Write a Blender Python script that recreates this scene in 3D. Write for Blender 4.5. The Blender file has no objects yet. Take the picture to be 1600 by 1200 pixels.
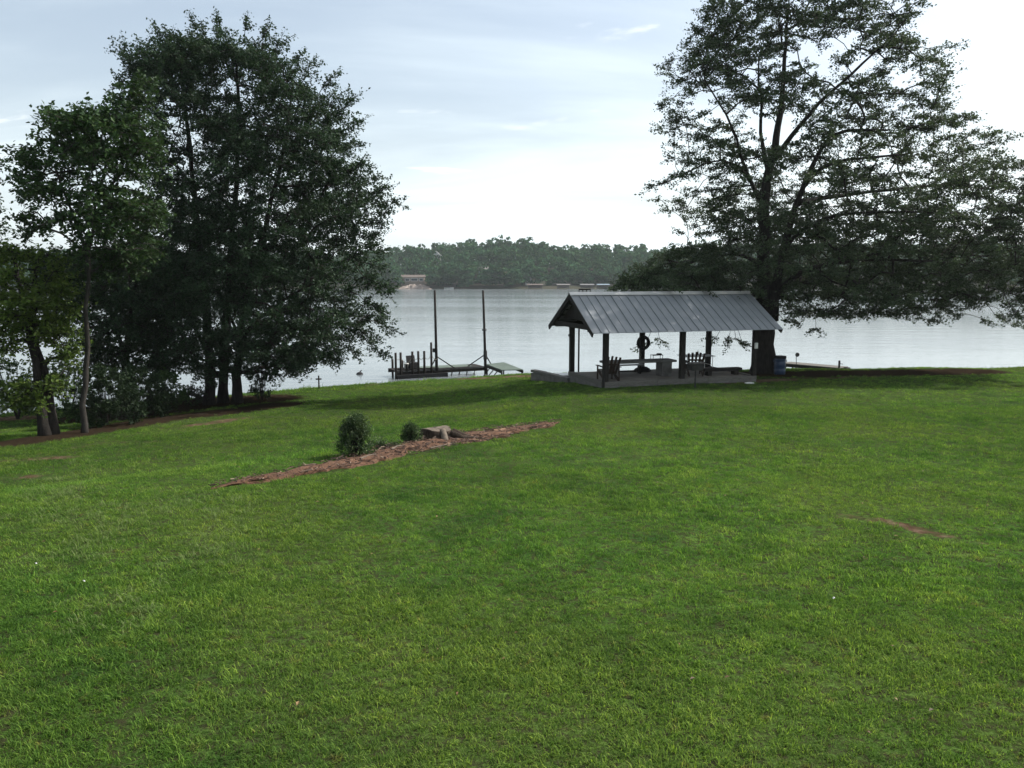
import bpy, math, random
import numpy as np
from mathutils import Vector, Matrix

SC = bpy.context.scene
COL = SC.collection
R = math.radians
random.seed(7)
rng = np.random.default_rng(11)

# ------------------------------------------------------------------ camera, sky, sun, exposure
FPX, CAMZ, HOR = 1250.0, 6.7, 430.0
PITCH = math.atan((600 - HOR) / FPX)
cam = bpy.data.cameras.new('camera')
cam.lens = FPX / 1600 * 36.0
cam.sensor_width = 36.0
cam.clip_start, cam.clip_end = 0.1, 6000
camo = bpy.data.objects.new('camera', cam)
COL.objects.link(camo)
camo.location = (0, 0, CAMZ)
camo.rotation_euler = (math.pi / 2 - PITCH, 0, 0)
SC.camera = camo

SUN_EL, SUN_AZ = 44.0, 68.0        # azimuth measured from the view direction towards the right
SKY_STRENGTH, SUN_STRENGTH, EXPOSURE = 0.10, 4.9, 0.62

world = bpy.data.worlds.new('World')
SC.world = world
world.use_nodes = True
wn, wl = world.node_tree.nodes, world.node_tree.links
wn.clear()
def W(t, **kw):
    n = wn.new(t)
    for k, v in kw.items(): setattr(n, k, v)
    return n
def wmath(op, a, b=None, c=None, clamp=False):
    n = W('ShaderNodeMath', operation=op, use_clamp=clamp)
    for i, v in enumerate((a, b, c)):
        if v is None: continue
        if isinstance(v, (int, float)): n.inputs[i].default_value = v
        else: wl.new(v, n.inputs[i])
    return n.outputs[0]
sky = W('ShaderNodeTexSky', sky_type='NISHITA', sun_disc=False)
sky.sun_elevation, sky.sun_rotation = R(SUN_EL), R(SUN_AZ)
sky.air_density, sky.dust_density, sky.ozone_density = 1.0, 3.0, 1.0
tc = W('ShaderNodeTexCoord')
sep = W('ShaderNodeSeparateXYZ'); wl.new(tc.outputs['Generated'], sep.inputs[0])
zc = wmath('ADD', wmath('MAXIMUM', sep.outputs[2], 0.0), 0.16)
cmb = W('ShaderNodeCombineXYZ')
wl.new(wmath('DIVIDE', sep.outputs[0], zc), cmb.inputs[0])
wl.new(wmath('DIVIDE', sep.outputs[1], zc), cmb.inputs[1])
def cloud_noise(scale, rot, sx, sy, detail, rough, dist, loc=(0, 0, 0)):
    mp = W('ShaderNodeMapping'); mp.inputs['Rotation'].default_value = (0, 0, rot); mp.inputs['Scale'].default_value = (sx, sy, 1); mp.inputs['Location'].default_value = loc
    wl.new(cmb.outputs[0], mp.inputs[0])
    n = W('ShaderNodeTexNoise'); n.inputs['Scale'].default_value = scale; n.inputs['Detail'].default_value = detail
    n.inputs['Roughness'].default_value = rough; n.inputs['Distortion'].default_value = dist
    wl.new(mp.outputs[0], n.inputs['Vector'])
    return n.outputs['Fac']
def wramp(v, lo, hi):
    n = W('ShaderNodeMapRange', interpolation_type='SMOOTHSTEP'); wl.new(v, n.inputs[0])
    n.inputs[1].default_value, n.inputs[2].default_value = lo, hi
    return n.outputs[0]
cirrus = wramp(cloud_noise(0.55, R(28), 0.55, 1.5, 7, 0.55, 0.6), 0.36, 0.66)
puff = wramp(cloud_noise(1.9, R(10), 0.8, 1.5, 8, 0.55, 0.3, (2.42, 2.42, 0)), 0.635, 0.73)
hz = wmath('POWER', wmath('SUBTRACT', 1.0, wmath('MAXIMUM', sep.outputs[2], 0.0), clamp=True), 7.0)
fac = wmath('ADD', wmath('MULTIPLY', cirrus, 0.44), wmath('MULTIPLY_ADD', hz, 0.46, 0.22), clamp=True)
mix1 = W('ShaderNodeMixRGB'); wl.new(fac, mix1.inputs[0]); wl.new(sky.outputs[0], mix1.inputs[1])
mix1.inputs[2].default_value = (7.6, 8.55, 8.85, 1)
mix2 = W('ShaderNodeMixRGB'); wl.new(wmath('MULTIPLY', puff, 0.55), mix2.inputs[0]); wl.new(mix1.outputs[0], mix2.inputs[1])
mix2.inputs[2].default_value = (9.4, 9.5, 9.6, 1)
vd = W('ShaderNodeVectorMath', operation='DOT_PRODUCT'); wl.new(tc.outputs['Generated'], vd.inputs[0])
vd.inputs[1].default_value = (math.sin(R(SUN_AZ)) * math.cos(R(SUN_EL)), math.cos(R(SUN_AZ)) * math.cos(R(SUN_EL)), math.sin(R(SUN_EL)))
glow = wmath('MULTIPLY_ADD', wmath('POWER', wmath('MAXIMUM', vd.outputs['Value'], 0.0), 3.0), 0.42, .97)   # thin haze scattering forward round the sun
hs = W('ShaderNodeVectorMath', operation='SCALE'); wl.new(mix2.outputs[0], hs.inputs[0]); wl.new(glow, hs.inputs['Scale'])
bg = W('ShaderNodeBackground'); bg.inputs['Strength'].default_value = SKY_STRENGTH
wl.new(hs.outputs[0], bg.inputs['Color'])
wo = W('ShaderNodeOutputWorld'); wl.new(bg.outputs[0], wo.inputs['Surface'])

sun = bpy.data.lights.new('sun', 'SUN')
sun.energy, sun.angle, sun.color = SUN_STRENGTH, R(0.6), (1.0, 0.965, 0.91)
suno = bpy.data.objects.new('sun', sun); COL.objects.link(suno)
sd = Vector((math.sin(R(SUN_AZ)) * math.cos(R(SUN_EL)), math.cos(R(SUN_AZ)) * math.cos(R(SUN_EL)), math.sin(R(SUN_EL))))
suno.rotation_euler = sd.to_track_quat('Z', 'Y').to_euler()
suno.location = sd * 80
vs = SC.view_settings
vs.view_transform, vs.look, vs.gamma, vs.use_curve_mapping, vs.exposure = 'Standard', 'None', 1.0, False, EXPOSURE
SC.render.engine = 'CYCLES'
SC.cycles.use_denoising = True
SC.cycles.max_bounces = 8
SC.cycles.sample_clamp_indirect = 4.0
SC.cycles.volume_bounces = 1
SC.cycles.caustics_reflective = SC.cycles.caustics_refractive = False

# ------------------------------------------------------------------ helpers
SP, CP = math.sin(PITCH), math.cos(PITCH)
def pix_dir(px, py):
    u, v = (px - 800) / FPX, (600 - py) / FPX
    return np.array([u, CP + v * SP, -SP + v * CP])
def at(px, py, Y):
    d = pix_dir(px, py)
    return np.array([0, 0, CAMZ]) + d * (Y / d[1])
def sstep(a, b, x):
    t = np.clip((np.asarray(x, float) - a) / (b - a), 0, 1)
    return t * t * (3 - 2 * t)
def hash3(ix, iy, iz, seed=0):
    h = (ix.astype(np.int64) * 374761393 + iy.astype(np.int64) * 668265263 + iz.astype(np.int64) * 2147483647 + seed * 974634) & 0xFFFFFFFF
    h = ((h ^ (h >> 13)) * 1274126177) & 0xFFFFFFFF
    return ((h ^ (h >> 16)) & 0xFFFF) / 65535.0
def vnoise(x, y, z=0.0, seed=0):
    x, y = np.asarray(x, float), np.asarray(y, float)
    z = np.zeros_like(x) + z
    x0, y0, z0 = np.floor(x), np.floor(y), np.floor(z)
    fx, fy, fz = x - x0, y - y0, z - z0
    fx, fy, fz = fx * fx * (3 - 2 * fx), fy * fy * (3 - 2 * fy), fz * fz * (3 - 2 * fz)
    r = 0
    for a in (0, 1):
        for b in (0, 1):
            for c in (0, 1):
                r = r + hash3(x0 + a, y0 + b, z0 + c, seed) * (fx if a else 1 - fx) * (fy if b else 1 - fy) * (fz if c else 1 - fz)
    return r
def fbm(x, y, z=0.0, o=4, seed=0):
    r, a = 0, 0.5
    for k in range(o):
        r = r + a * vnoise(np.asarray(x) * 2 ** k, np.asarray(y) * 2 ** k, np.asarray(z) * 2 ** k, seed + k); a *= 0.5
    return r / (1 - 0.5 ** o)

# ground: a lawn falling gently to the lake, dropping more beyond the soil bed on the left
def shore_y(X):
    return np.interp(X, [-90, -50, -32, -24, -19, -13.7, -7, -3, 0, 20, 40, 90], [22, 27, 33, 38, 42, 46.2, 50.3, 52, 52, 52.5, 54, 60])
def gz(X, Y):
    X, Y = np.asarray(X, float), np.asarray(Y, float)
    base = 3.6 - 0.049 * Y + 0.021 * np.logaddexp(0, (Y - 32) / 1.5) * 1.5
    base = np.where(Y < 0, 3.6 - 0.049 * Y * np.exp(Y / 30.0), base)
    s = (X - 1.5) * -0.72 + (Y - 22.8) * 0.70
    e = 0.05 * np.logaddexp(0, (s - 5) / 1.5) * 1.5 + 0.33 * sstep(0.0, 3.2, s) * sstep(1.5, -4, X)
    e = np.minimum(e, 1.9)
    land = base - e + 0.09 * (vnoise(X * 0.22, Y * 0.22, 0, 3) - 0.5) + 0.035 * (vnoise(X * 0.8, Y * 0.8, 0, 4) - 0.5)
    t = shore_y(X) - Y
    bank = 0.19 * t + 0.25 * (vnoise(X * 0.5, Y * 0.5, 0, 9) - 0.5)
    k = 0.35
    h = np.clip(0.5 + 0.5 * (bank - land) / k, 0, 1)
    z = bank * (1 - h) + land * h - k * h * (1 - h)
    return np.maximum(z, -2.2)
def g1(x, y): return float(gz(np.array([x]), np.array([y]))[0])
def hit(px, py):
    d = pix_dir(px, py)
    Ys = np.linspace(3, 70, 2700)
    P = np.array([0, 0, CAMZ])[None] + d[None] * (Ys / d[1])[:, None]
    dz = P[:, 2] - gz(P[:, 0], P[:, 1])
    i = np.argmax(dz < 0)
    if dz[i] >= 0: i = len(Ys) - 1
    return P[i]
def on_ground(px, Y):
    x = (px - 800) / FPX * Y / 0.99
    return np.array([x, Y, g1(x, Y)])

def tag(o, label=None, cat=None, group=None, kind=None):
    if label: o['label'] = label
    if cat: o['category'] = cat
    if group: o['group'] = group
    if kind: o['kind'] = kind
    return o
def empty(name, loc, rz=0.0, label=None, cat=None, group=None):
    o = bpy.data.objects.new(name, None)
    o.empty_display_size = 0.2
    COL.objects.link(o)
    o.location = tuple(float(v) for v in loc); o.rotation_euler = (0, 0, rz)
    return tag(o, label, cat, group)
def link(name, me, parent=None, loc=(0, 0, 0), rot=(0, 0, 0)):
    o = bpy.data.objects.new(name, me)
    COL.objects.link(o)
    o.location = tuple(float(v) for v in loc); o.rotation_euler = rot
    if parent: o.parent = parent
    return o
def copy_tree(o, parent=None, label=None):
    c = o.copy(); COL.objects.link(c)
    if parent: c.parent = parent
    if label: c['label'] = label
    for ch in list(o.children): copy_tree(ch, c)
    return c
def np_mesh(name, V, F, mat=None, smooth=False):
    V = np.ascontiguousarray(V, np.float32); F = np.ascontiguousarray(F, np.int32)
    me = bpy.data.meshes.new(name)
    n, k = F.shape
    me.vertices.add(len(V)); me.vertices.foreach_set('co', V.ravel())
    me.loops.add(n * k); me.loops.foreach_set('vertex_index', F.ravel())
    me.polygons.add(n); me.polygons.foreach_set('loop_start', np.arange(0, n * k, k, dtype=np.int32))
    me.polygons.foreach_set('use_smooth', np.full(n, smooth))
    if mat: me.materials.append(mat)
    me.update(calc_edges=True)
    return me

class MB:
    """collects simple shaped solids and links them as one mesh"""
    def __init__(s): s.v, s.f = [], []
    def add(s, V, F):
        o = len(s.v); s.v += [tuple(map(float, p)) for p in V]; s.f += [tuple(o + i for i in f) for f in F]
        return s
    def box(s, c, d, rz=0.0, rx=0.0, ry=0.0, bev=0.0):
        hx, hy, hz_ = d[0] / 2, d[1] / 2, d[2] / 2
        M = Matrix.Rotation(rz, 3, 'Z') @ Matrix.Rotation(ry, 3, 'Y') @ Matrix.Rotation(rx, 3, 'X')
        b = min(bev, hx * .9, hy * .9, hz_ * .9)
        if b <= 0:
            V = [(x, y, z) for z in (-hz_, hz_) for y in (-hy, hy) for x in (-hx, hx)]
            F = [(0, 2, 3, 1), (4, 5, 7, 6), (0, 1, 5, 4), (2, 6, 7, 3), (0, 4, 6, 2), (1, 3, 7, 5)]
        else:
            V, F = [], []
            def ring(z, i):
                x, y = hx - i, hy - i
                return [(-x, -y, z), (x, -y, z), (x, y, z), (-x, y, z)]
            for z, i in ((-hz_, b), (-hz_ + b, 0), (hz_ - b, 0), (hz_, b)): V += ring(z, i)
            for k in range(3):
                for j in range(4):
                    F.append((k * 4 + j, k * 4 + (j + 1) % 4, k * 4 + 4 + (j + 1) % 4, k * 4 + 4 + j))
            F += [(3, 2, 1, 0), (12, 13, 14, 15)]
        return s.add([tuple(M @ Vector(p) + Vector(tuple(map(float, c)))) for p in V], F)
    def beam(s, a, b, w, h, up=(0, 0, 1)):
        a, b = Vector(tuple(map(float, a))), Vector(tuple(map(float, b)))
        d = (b - a).normalized(); u = Vector(up)
        if abs(d.dot(u)) > .98: u = Vector((0, 1, 0))
        r = d.cross(u).normalized() * (w / 2); u = r.cross(d).normalized() * (h / 2)
        V = [p + sx * r + sz * u for p in (a, b) for sx, sz in ((-1, -1), (1, -1), (1, 1), (-1, 1))]
        return s.add(V, [(3, 2, 1, 0), (4, 5, 6, 7)] + [(i, (i + 1) % 4, 4 + (i + 1) % 4, 4 + i) for i in range(4)])
    def tube(s, pts, rad, n=8, caps=True, wob=0.0):
        pts = [Vector(tuple(map(float, p))) for p in pts]
        if not hasattr(rad, '__len__'): rad = [rad] * len(pts)
        V, F = [], []
        ref = Vector((0.31, 0.95, 0.05))
        for i, p in enumerate(pts):
            d = (pts[min(i + 1, len(pts) - 1)] - pts[max(i - 1, 0)]).normalized()
            x = d.cross(ref)
            if x.length < .1: x = d.cross(Vector((1, 0, 0)))
            x.normalize(); y = d.cross(x)
            for k in range(n):
                a = 2 * math.pi * k / n
                rr = rad[i] * (1 + wob * (random.random() - .5))
                V.append(p + (x * math.cos(a) + y * math.sin(a)) * rr)
        for i in range(len(pts) - 1):
            for k in range(n):
                F.append((i * n + k, i * n + (k + 1) % n, (i + 1) * n + (k + 1) % n, (i + 1) * n + k))
        if caps: F += [tuple(range(n))[::-1], tuple((len(pts) - 1) * n + k for k in range(n))]
        return s.add(V, F)
    def lathe(s, prof, n=20, c=(0, 0, 0)):
        V, F = [], []
        for r, z in prof:
            for k in range(n):
                a = 2 * math.pi * k / n
                V.append((c[0] + r * math.cos(a), c[1] + r * math.sin(a), c[2] + z))
        for i in range(len(prof) - 1):
            for k in range(n): F.append((i * n + k, i * n + (k + 1) % n, (i + 1) * n + (k + 1) % n, (i + 1) * n + k))
        F += [tuple(range(n))[::-1], tuple((len(prof) - 1) * n + k for k in range(n))]
        return s.add(V, F)
    def mesh(s, name, mat, smooth=False):
        me = bpy.data.meshes.new(name)
        me.from_pydata(s.v, [], s.f); me.materials.append(mat)
        if smooth: me.polygons.foreach_set('use_smooth', [True] * len(me.polygons))
        me.update()
        return me
    def build(s, name, mat, parent=None, loc=(0, 0, 0), rot=(0, 0, 0), smooth=False):
        return link(name, s.mesh(name, mat, smooth), parent, loc, rot)

# ------------------------------------------------------------------ materials
def newmat(name):
    m = bpy.data.materials.new(name); m.use_nodes = True
    nt = m.node_tree; nt.nodes.clear()
    out = nt.nodes.new('ShaderNodeOutputMaterial')
    return m, nt, out
def N(nt, t, **kw):
    n = nt.nodes.new(t)
    for k, v in kw.items(): setattr(n, k, v)
    return n
def nz(nt, scale, detail=5, rough=.55, vec=None, dist=0.0):
    n = N(nt, 'ShaderNodeTexNoise'); n.inputs['Scale'].default_value = scale; n.inputs['Detail'].default_value = detail
    n.inputs['Roughness'].default_value = rough; n.inputs['Distortion'].default_value = dist
    if vec is not None: nt.links.new(vec, n.inputs['Vector'])
    return n.outputs['Fac']
def ramp(nt, f, stops):
    r = N(nt, 'ShaderNodeValToRGB'); el = r.color_ramp.elements
    while len(el) < len(stops): el.new(0.5)
    for e, (p, c) in zip(el, stops): e.position = p; e.color = (*c, 1)
    nt.links.new(f, r.inputs[0]); return r.outputs[0]
def mrange(nt, v, a, b, c=0.0, d=1.0, smooth=True):
    n = N(nt, 'ShaderNodeMapRange'); 
    if smooth: n.interpolation_type = 'SMOOTHSTEP'
    nt.links.new(v, n.inputs[0])
    for i, x in enumerate((a, b, c, d)): n.inputs[1 + i].default_value = x
    return n.outputs[0]
def mixc(nt, f, a, b, mode='MIX'):
    n = N(nt, 'ShaderNodeMixRGB', blend_type=mode)
    for i, v in enumerate((f, a, b)):
        if isinstance(v, (int, float)): n.inputs[i].default_value = v
        elif isinstance(v, tuple): n.inputs[i].default_value = (*v, 1)
        else: nt.links.new(v, n.inputs[i])
    return n.outputs[0]
def mth(nt, op, a, b=0.0, clamp=False):
    n = N(nt, 'ShaderNodeMath', operation=op, use_clamp=clamp)
    for i, v in enumerate((a, b)):
        if isinstance(v, (int, float)): n.inputs[i].default_value = v
        else: nt.links.new(v, n.inputs[i])
    return n.outputs[0]
def bumpn(nt, h, strength, dist):
    b = N(nt, 'ShaderNodeBump'); b.inputs['Strength'].default_value = strength; b.inputs['Distance'].default_value = dist
    nt.links.new(h, b.inputs['Height']); return b.outputs[0]
def wpos(nt): return N(nt, 'ShaderNodeNewGeometry').outputs['Position']
def opos(nt): return N(nt, 'ShaderNodeTexCoord').outputs['Object']
def scaled(nt, vec, s):
    m = N(nt, 'ShaderNodeMapping'); m.inputs['Scale'].default_value = s; nt.links.new(vec, m.inputs[0]); return m.outputs[0]
def weathered(name, c1, c2, rough=.7, scale=6.0, stretch=(1, 1, 1), metal=0.0, bump=.25, bd=.01, c3=None, island=.0):
    m, nt, out = newmat(name)
    v = scaled(nt, opos(nt), stretch)
    f = nz(nt, scale, 6, .6, v)
    col = ramp(nt, f, [(.3, c1), (.7, c2)])
    if c3: col = mixc(nt, mrange(nt, nz(nt, scale * .35, 5, .65, v), .55, .72), col, c3)
    if island:
        g = N(nt, 'ShaderNodeObjectInfo').outputs['Random']
        col = mixc(nt, 1.0, col, ramp(nt, g, [(0, (1 - island,) * 3), (1, (1, 1, 1))]), 'MULTIPLY')
    p = N(nt, 'ShaderNodeBsdfPrincipled'); nt.links.new(col, p.inputs['Base Color'])
    nt.links.new(mrange(nt, nz(nt, scale * 2, 4, .6, v), .3, .7, rough - .1, min(1, rough + .12)), p.inputs['Roughness'])
    p.inputs['Metallic'].default_value = metal
    if rough >= .7: p.inputs['Specular IOR Level'].default_value = .12
    nt.links.new(bumpn(nt, nz(nt, scale * 4, 5, .6, v), bump, bd), p.inputs['Normal'])
    nt.links.new(p.outputs[0], out.inputs[0])
    return m
def leafmat(name, stops, trans=.3, rough=.55, spec=.12, patch=.35, tcol=(.12, .20, .03)):
    m, nt, out = newmat(name)
    g = N(nt, 'ShaderNodeNewGeometry')
    col = ramp(nt, g.outputs['Random Per Island'], stops)
    pf = mrange(nt, nz(nt, patch, 3, .5, g.outputs['Position']), .3, .7, .72, 1.25)
    col = mixc(nt, 1.0, col, pf, 'MULTIPLY')
    p = N(nt, 'ShaderNodeBsdfPrincipled'); nt.links.new(col, p.inputs['Base Color'])
    p.inputs['Roughness'].default_value = rough; p.inputs['Specular IOR Level'].default_value = spec
    t = N(nt, 'ShaderNodeBsdfTranslucent'); nt.links.new(mixc(nt, .5, col, tcol), t.inputs[0])
    mx = N(nt, 'ShaderNodeMixShader'); mx.inputs[0].default_value = trans
    nt.links.new(p.outputs[0], mx.inputs[1]); nt.links.new(t.outputs[0], mx.inputs[2]); nt.links.new(mx.outputs[0], out.inputs[0])
    return m

def grass_colour(nt, pos):
    """patchy lawn tint shared by the ground sheet and the blades"""
    big = nz(nt, .23, 4, .55, pos); mid = nz(nt, 1.5, 4, .6, pos); fine = nz(nt, 6.0, 3, .6, pos)
    col = ramp(nt, mid, [(.24, (.034, .080, .020)), (.5, (.072, .150, .030)), (.76, (.130, .205, .046))])
    wide = nz(nt, .075, 3, .5, pos)
    col = mixc(nt, 1.0, col, mrange(nt, wide, .34, .66, .78, 1.22), 'MULTIPLY')
    col = mixc(nt, mrange(nt, nz(nt, .62, 5, .65, pos), .53, .64, 0, .55), col, (.034, .086, .026))
    col = mixc(nt, mrange(nt, big, .42, .70, 0, .55), col, (.130, .190, .044))
    col = mixc(nt, mrange(nt, fine, .59, .72, 0, .7), col, (.130, .120, .046))
    return col
def make_ground():
    m, nt, out = newmat('lawn_ground')
    pos = wpos(nt)
    gcol = mixc(nt, 1.0, grass_colour(nt, pos), mrange(nt, nz(nt, 28, 4, .7, pos), .3, .7, .22, .70), 'MULTIPLY')
    gcol = mixc(nt, mrange(nt, nz(nt, 12, 4, .7, pos), .40, .62), gcol, (.030, .032, .015))
    soil = ramp(nt, nz(nt, 5, 7, .65, pos), [(.28, (.028, .018, .011)), (.5, (.070, .045, .029)), (.72, (.15, .108, .076))])
    soil = mixc(nt, mrange(nt, nz(nt, .8, 4, .6, pos), .5, .7, 0, .7), soil, (.15, .115, .078))
    a = N(nt, 'ShaderNodeAttribute', attribute_name='dirt').outputs['Fac']
    f = mrange(nt, mth(nt, 'ADD', a, mth(nt, 'MULTIPLY', mth(nt, 'SUBTRACT', nz(nt, 3.4, 7, .75, pos), .5), 1.5)), .34, .70)
    col = mixc(nt, f, gcol, soil)
    l = N(nt, 'ShaderNodeAttribute', attribute_name='litter_shade').outputs['Fac']
    lit = ramp(nt, nz(nt, 9, 6, .7, pos), [(.3, (.010, .0075, .0055)), (.55, (.024, .017, .011)), (.78, (.065, .046, .029))])  # near-black leaf tones with the shade of the trees painted in
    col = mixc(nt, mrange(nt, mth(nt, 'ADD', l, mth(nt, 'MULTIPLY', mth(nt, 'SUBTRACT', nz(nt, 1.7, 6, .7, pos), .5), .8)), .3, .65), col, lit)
    p = N(nt, 'ShaderNodeBsdfPrincipled'); nt.links.new(col, p.inputs['Base Color'])
    p.inputs['Roughness'].default_value = 1.0; p.inputs['Specular IOR Level'].default_value = .0
    nt.links.new(bumpn(nt, nz(nt, 22, 6, .7, pos), .8, .04), p.inputs['Normal'])
    nt.links.new(p.outputs[0], out.inputs[0])
    return m
def make_blade():
    m, nt, out = newmat('grass_blade')
    g = N(nt, 'ShaderNodeNewGeometry')
    col = grass_colour(nt, g.outputs['Position'])
    rnd = N(nt, 'ShaderNodeObjectInfo').outputs['Random']
    col = mixc(nt, 1.0, col, ramp(nt, rnd, [(0, (.62, .68, .62)), (.5, (1, 1, 1)), (1, (1.4, 1.25, 1.1))]), 'MULTIPLY')
    isl = g.outputs['Random Per Island']
    col = mixc(nt, 1.0, col, ramp(nt, mth(nt, 'FRACT', mth(nt, 'MULTIPLY', isl, 7.31)), [(0, (.45, .50, .45)), (.5, (.95, .95, .95)), (1, (1.85, 1.62, 1.4))]), 'MULTIPLY')
    col = mixc(nt, mrange(nt, isl, .945, .98), col, (.25, .21, .115))
    col = mixc(nt, mrange(nt, isl, .12, .02), col, (.035, .075, .016))
    p = N(nt, 'ShaderNodeBsdfPrincipled'); nt.links.new(col, p.inputs['Base Color'])
    p.inputs['Roughness'].default_value = .8; p.inputs['Specular IOR Level'].default_value = .02
    t = N(nt, 'ShaderNodeBsdfTranslucent'); nt.links.new(mixc(nt, 1.0, col, (1.25, 1.35, .7), 'MULTIPLY'), t.inputs[0])
    mx = N(nt, 'ShaderNodeMixShader'); mx.inputs[0].default_value = .42
    nt.links.new(p.outputs[0], mx.inputs[1]); nt.links.new(t.outputs[0], mx.inputs[2]); nt.links.new(mx.outputs[0], out.inputs[0])
    return m
def make_water():
    m, nt, out = newmat('lake_water')
    pos = wpos(nt)
    patch = mrange(nt, nz(nt, 1.0, 4, .55, scaled(nt, pos, (.006, .035, 1))), .35, .68)
    h = mth(nt, 'ADD', mth(nt, 'MULTIPLY', nz(nt, 1.0, 3, .55, scaled(nt, pos, (.55, 1.5, 1))), 1.0),
            mth(nt, 'MULTIPLY', nz(nt, 1.0, 2, .5, scaled(nt, pos, (2.2, 4.5, 1))), .35))
    h = mth(nt, 'ADD', h, mth(nt, 'MULTIPLY', nz(nt, 1.0, 2, .5, scaled(nt, pos, (.10, .42, 1))), 1.6))
    b = N(nt, 'ShaderNodeBump'); b.inputs['Distance'].default_value = .10
    yy = N(nt, 'ShaderNodeSeparateXYZ'); nt.links.new(pos, yy.inputs[0])
    wind = mrange(nt, yy.outputs[1], 60, 230, .62, 1.35)      # calm in the lee of the near bank, breeze farther out
    nt.links.new(mth(nt, 'MULTIPLY', wind, mrange(nt, patch, 0, 1, .20, .31)), b.inputs['Strength']); nt.links.new(h, b.inputs['Height'])
    p = N(nt, 'ShaderNodeBsdfPrincipled')
    p.inputs['Base Color'].default_value = (.135, .152, .158, 1)   # base colour lightened to stand in for sky glare on the water
    nt.links.new(mrange(nt, patch, 0, 1, .11, .15), p.inputs['Roughness'])
    p.inputs['IOR'].default_value = 1.33
    nt.links.new(b.outputs[0], p.inputs['Normal']); nt.links.new(p.outputs[0], out.inputs[0])
    return m

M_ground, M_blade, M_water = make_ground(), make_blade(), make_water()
M_bark = weathered('bark', (.010, .009, .008), (.036, .031, .027), .9, 5, (3, 3, .6), 0, .9, .06)
M_bark_pale = weathered('pale_bark', (.018, .016, .014), (.050, .045, .039), .85, 6, (2, 2, .6), 0, .6, .03)
M_dark_wood = weathered('dark_timber', (.010, .0085, .0075), (.030, .026, .023), .8, 7, (4, 4, .7), 0, .5, .008)
M_chair_wood = weathered('chair_wood', (.018, .011, .008), (.048, .030, .020), .7, 9, (5, 5, 1), 0, .3, .004)
M_grey_wood = weathered('grey_timber', (.075, .068, .060), (.155, .145, .13), .85, 6, (1, 8, 8), 0, .5, .008)
M_metal_roof = weathered('galvanised_roof', (.18, .19, .20), (.245, .255, .265), .7, 1.3, (1, 1, 1), .15, .05, .004, (.225, .225, .225))
M_ridge = weathered('ridge_metal', (.36, .36, .34), (.48, .47, .45), .45, 3, (1, 1, 1), .4, .05, .003)
M_concrete = weathered('concrete', (.085, .080, .074), (.165, .158, .148), .9, 3, (1, 1, 1), 0, .5, .006, (.06, .056, .05))
M_slab = weathered('slab_concrete', (.13, .112, .092), (.21, .188, .158), .9, 1.8, (1, 1, 1), 0, .4, .005)
M_iron = weathered('dark_iron', (.014, .014, .015), (.045, .042, .040), .55, 8, (1, 1, 1), .4, .2, .003)
M_rubber = weathered('rubber', (.012, .012, .013), (.030, .030, .031), .75, 14, (1, 1, 1), 0, .3, .004)
M_blue = weathered('blue_plastic', (.010, .030, .075), (.015, .040, .095), .42, 4, (1, 1, 1), 0, .1, .004, (.016, .034, .06))
M_pale = weathered('pale_paint', (.50, .49, .46), (.66, .65, .62), .6, 5, (1, 1, 1), 0, .1, .003)
M_plastic_grey = weathered('grey_table_top', (.30, .30, .30), (.42, .42, .42), .5, 5, (1, 1, 1), 0, .1, .003)
M_green_carpet = weathered('green_carpet', (.066, .088, .072), (.110, .134, .116), .95, 3, (1, 1, 1), 0, .4, .006)
M_rope = weathered('rope', (.14, .12, .09), (.26, .23, .18), .9, 20, (1, 1, 1), 0, .3, .003)
M_cut = weathered('sawn_wood', (.055, .044, .035), (.16, .13, .10), .85, 10, (1, 1, 1), 0, .4, .006, (.05, .04, .03))
M_stumpbark = weathered('stump_bark', (.018, .013, .010), (.070, .052, .038), .92, 9, (2, 2, .7), 0, .9, .02)
M_soil = weathered('soil', (.042, .023, .014), (.140, .076, .048), .95, 5, (1, 1, 1), 0, 1.0, .05, (.25, .155, .10))
M_chip = weathered('bark_chip', (.10, .050, .032), (.34, .22, .14), .9, 3, (1, 1, 1), 0, .4, .006)
def make_chip():
    m, nt, out = newmat('bark_chip')
    g = N(nt, 'ShaderNodeNewGeometry')
    col = ramp(nt, g.outputs['Random Per Island'], [(0, (.016, .009, .006)), (.5, (.060, .029, .019)), (.88, (.12, .070, .046)), (1, (.28, .21, .155))])
    p = N(nt, 'ShaderNodeBsdfPrincipled'); nt.links.new(col, p.inputs['Base Color']); p.inputs['Roughness'].default_value = .9
    nt.links.new(p.outputs[0], out.inputs[0]); return m
M_chip = make_chip()
M_rock = weathered('shore_rock', (.15, .12, .10), (.32, .265, .23), .9, .8, (1, 1, 1), 0, .8, .2)
M_hill = weathered('hill_ground', (.018, .026, .012), (.050, .044, .028), 1.0, .06, (1, 1, 1), 0, .3, .2)

L_oak = leafmat('oak_leaves', [(0, (.011, .027, .013)), (.6, (.020, .042, .019)), (1, (.036, .062, .028))], .16, tcol=(.06, .11, .03))
L_right = leafmat('lake_tree_leaves', [(0, (.025, .041, .022)), (.6, (.041, .064, .032)), (1, (.066, .092, .048))], .24, tcol=(.09, .13, .04))
L_bright = leafmat('young_leaves', [(0, (.018, .042, .012)), (.6, (.033, .068, .018)), (1, (.062, .10, .028))], .26, tcol=(.07, .13, .02))
L_slim = leafmat('slim_tree_leaves', [(0, (.013, .032, .010)), (.6, (.024, .052, .016)), (1, (.048, .082, .024))], .20, tcol=(.06, .11, .02))
L_yellow = leafmat('yellow_green_leaves', [(0, (.036, .066, .013)), (.6, (.07, .115, .02)), (1, (.11, .15, .03))], .36)
L_dark = leafmat('shade_leaves', [(0, (.010, .023, .010)), (.6, (.018, .036, .014)), (1, (.034, .055, .021))], .16, tcol=(.05, .09, .02))
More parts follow.
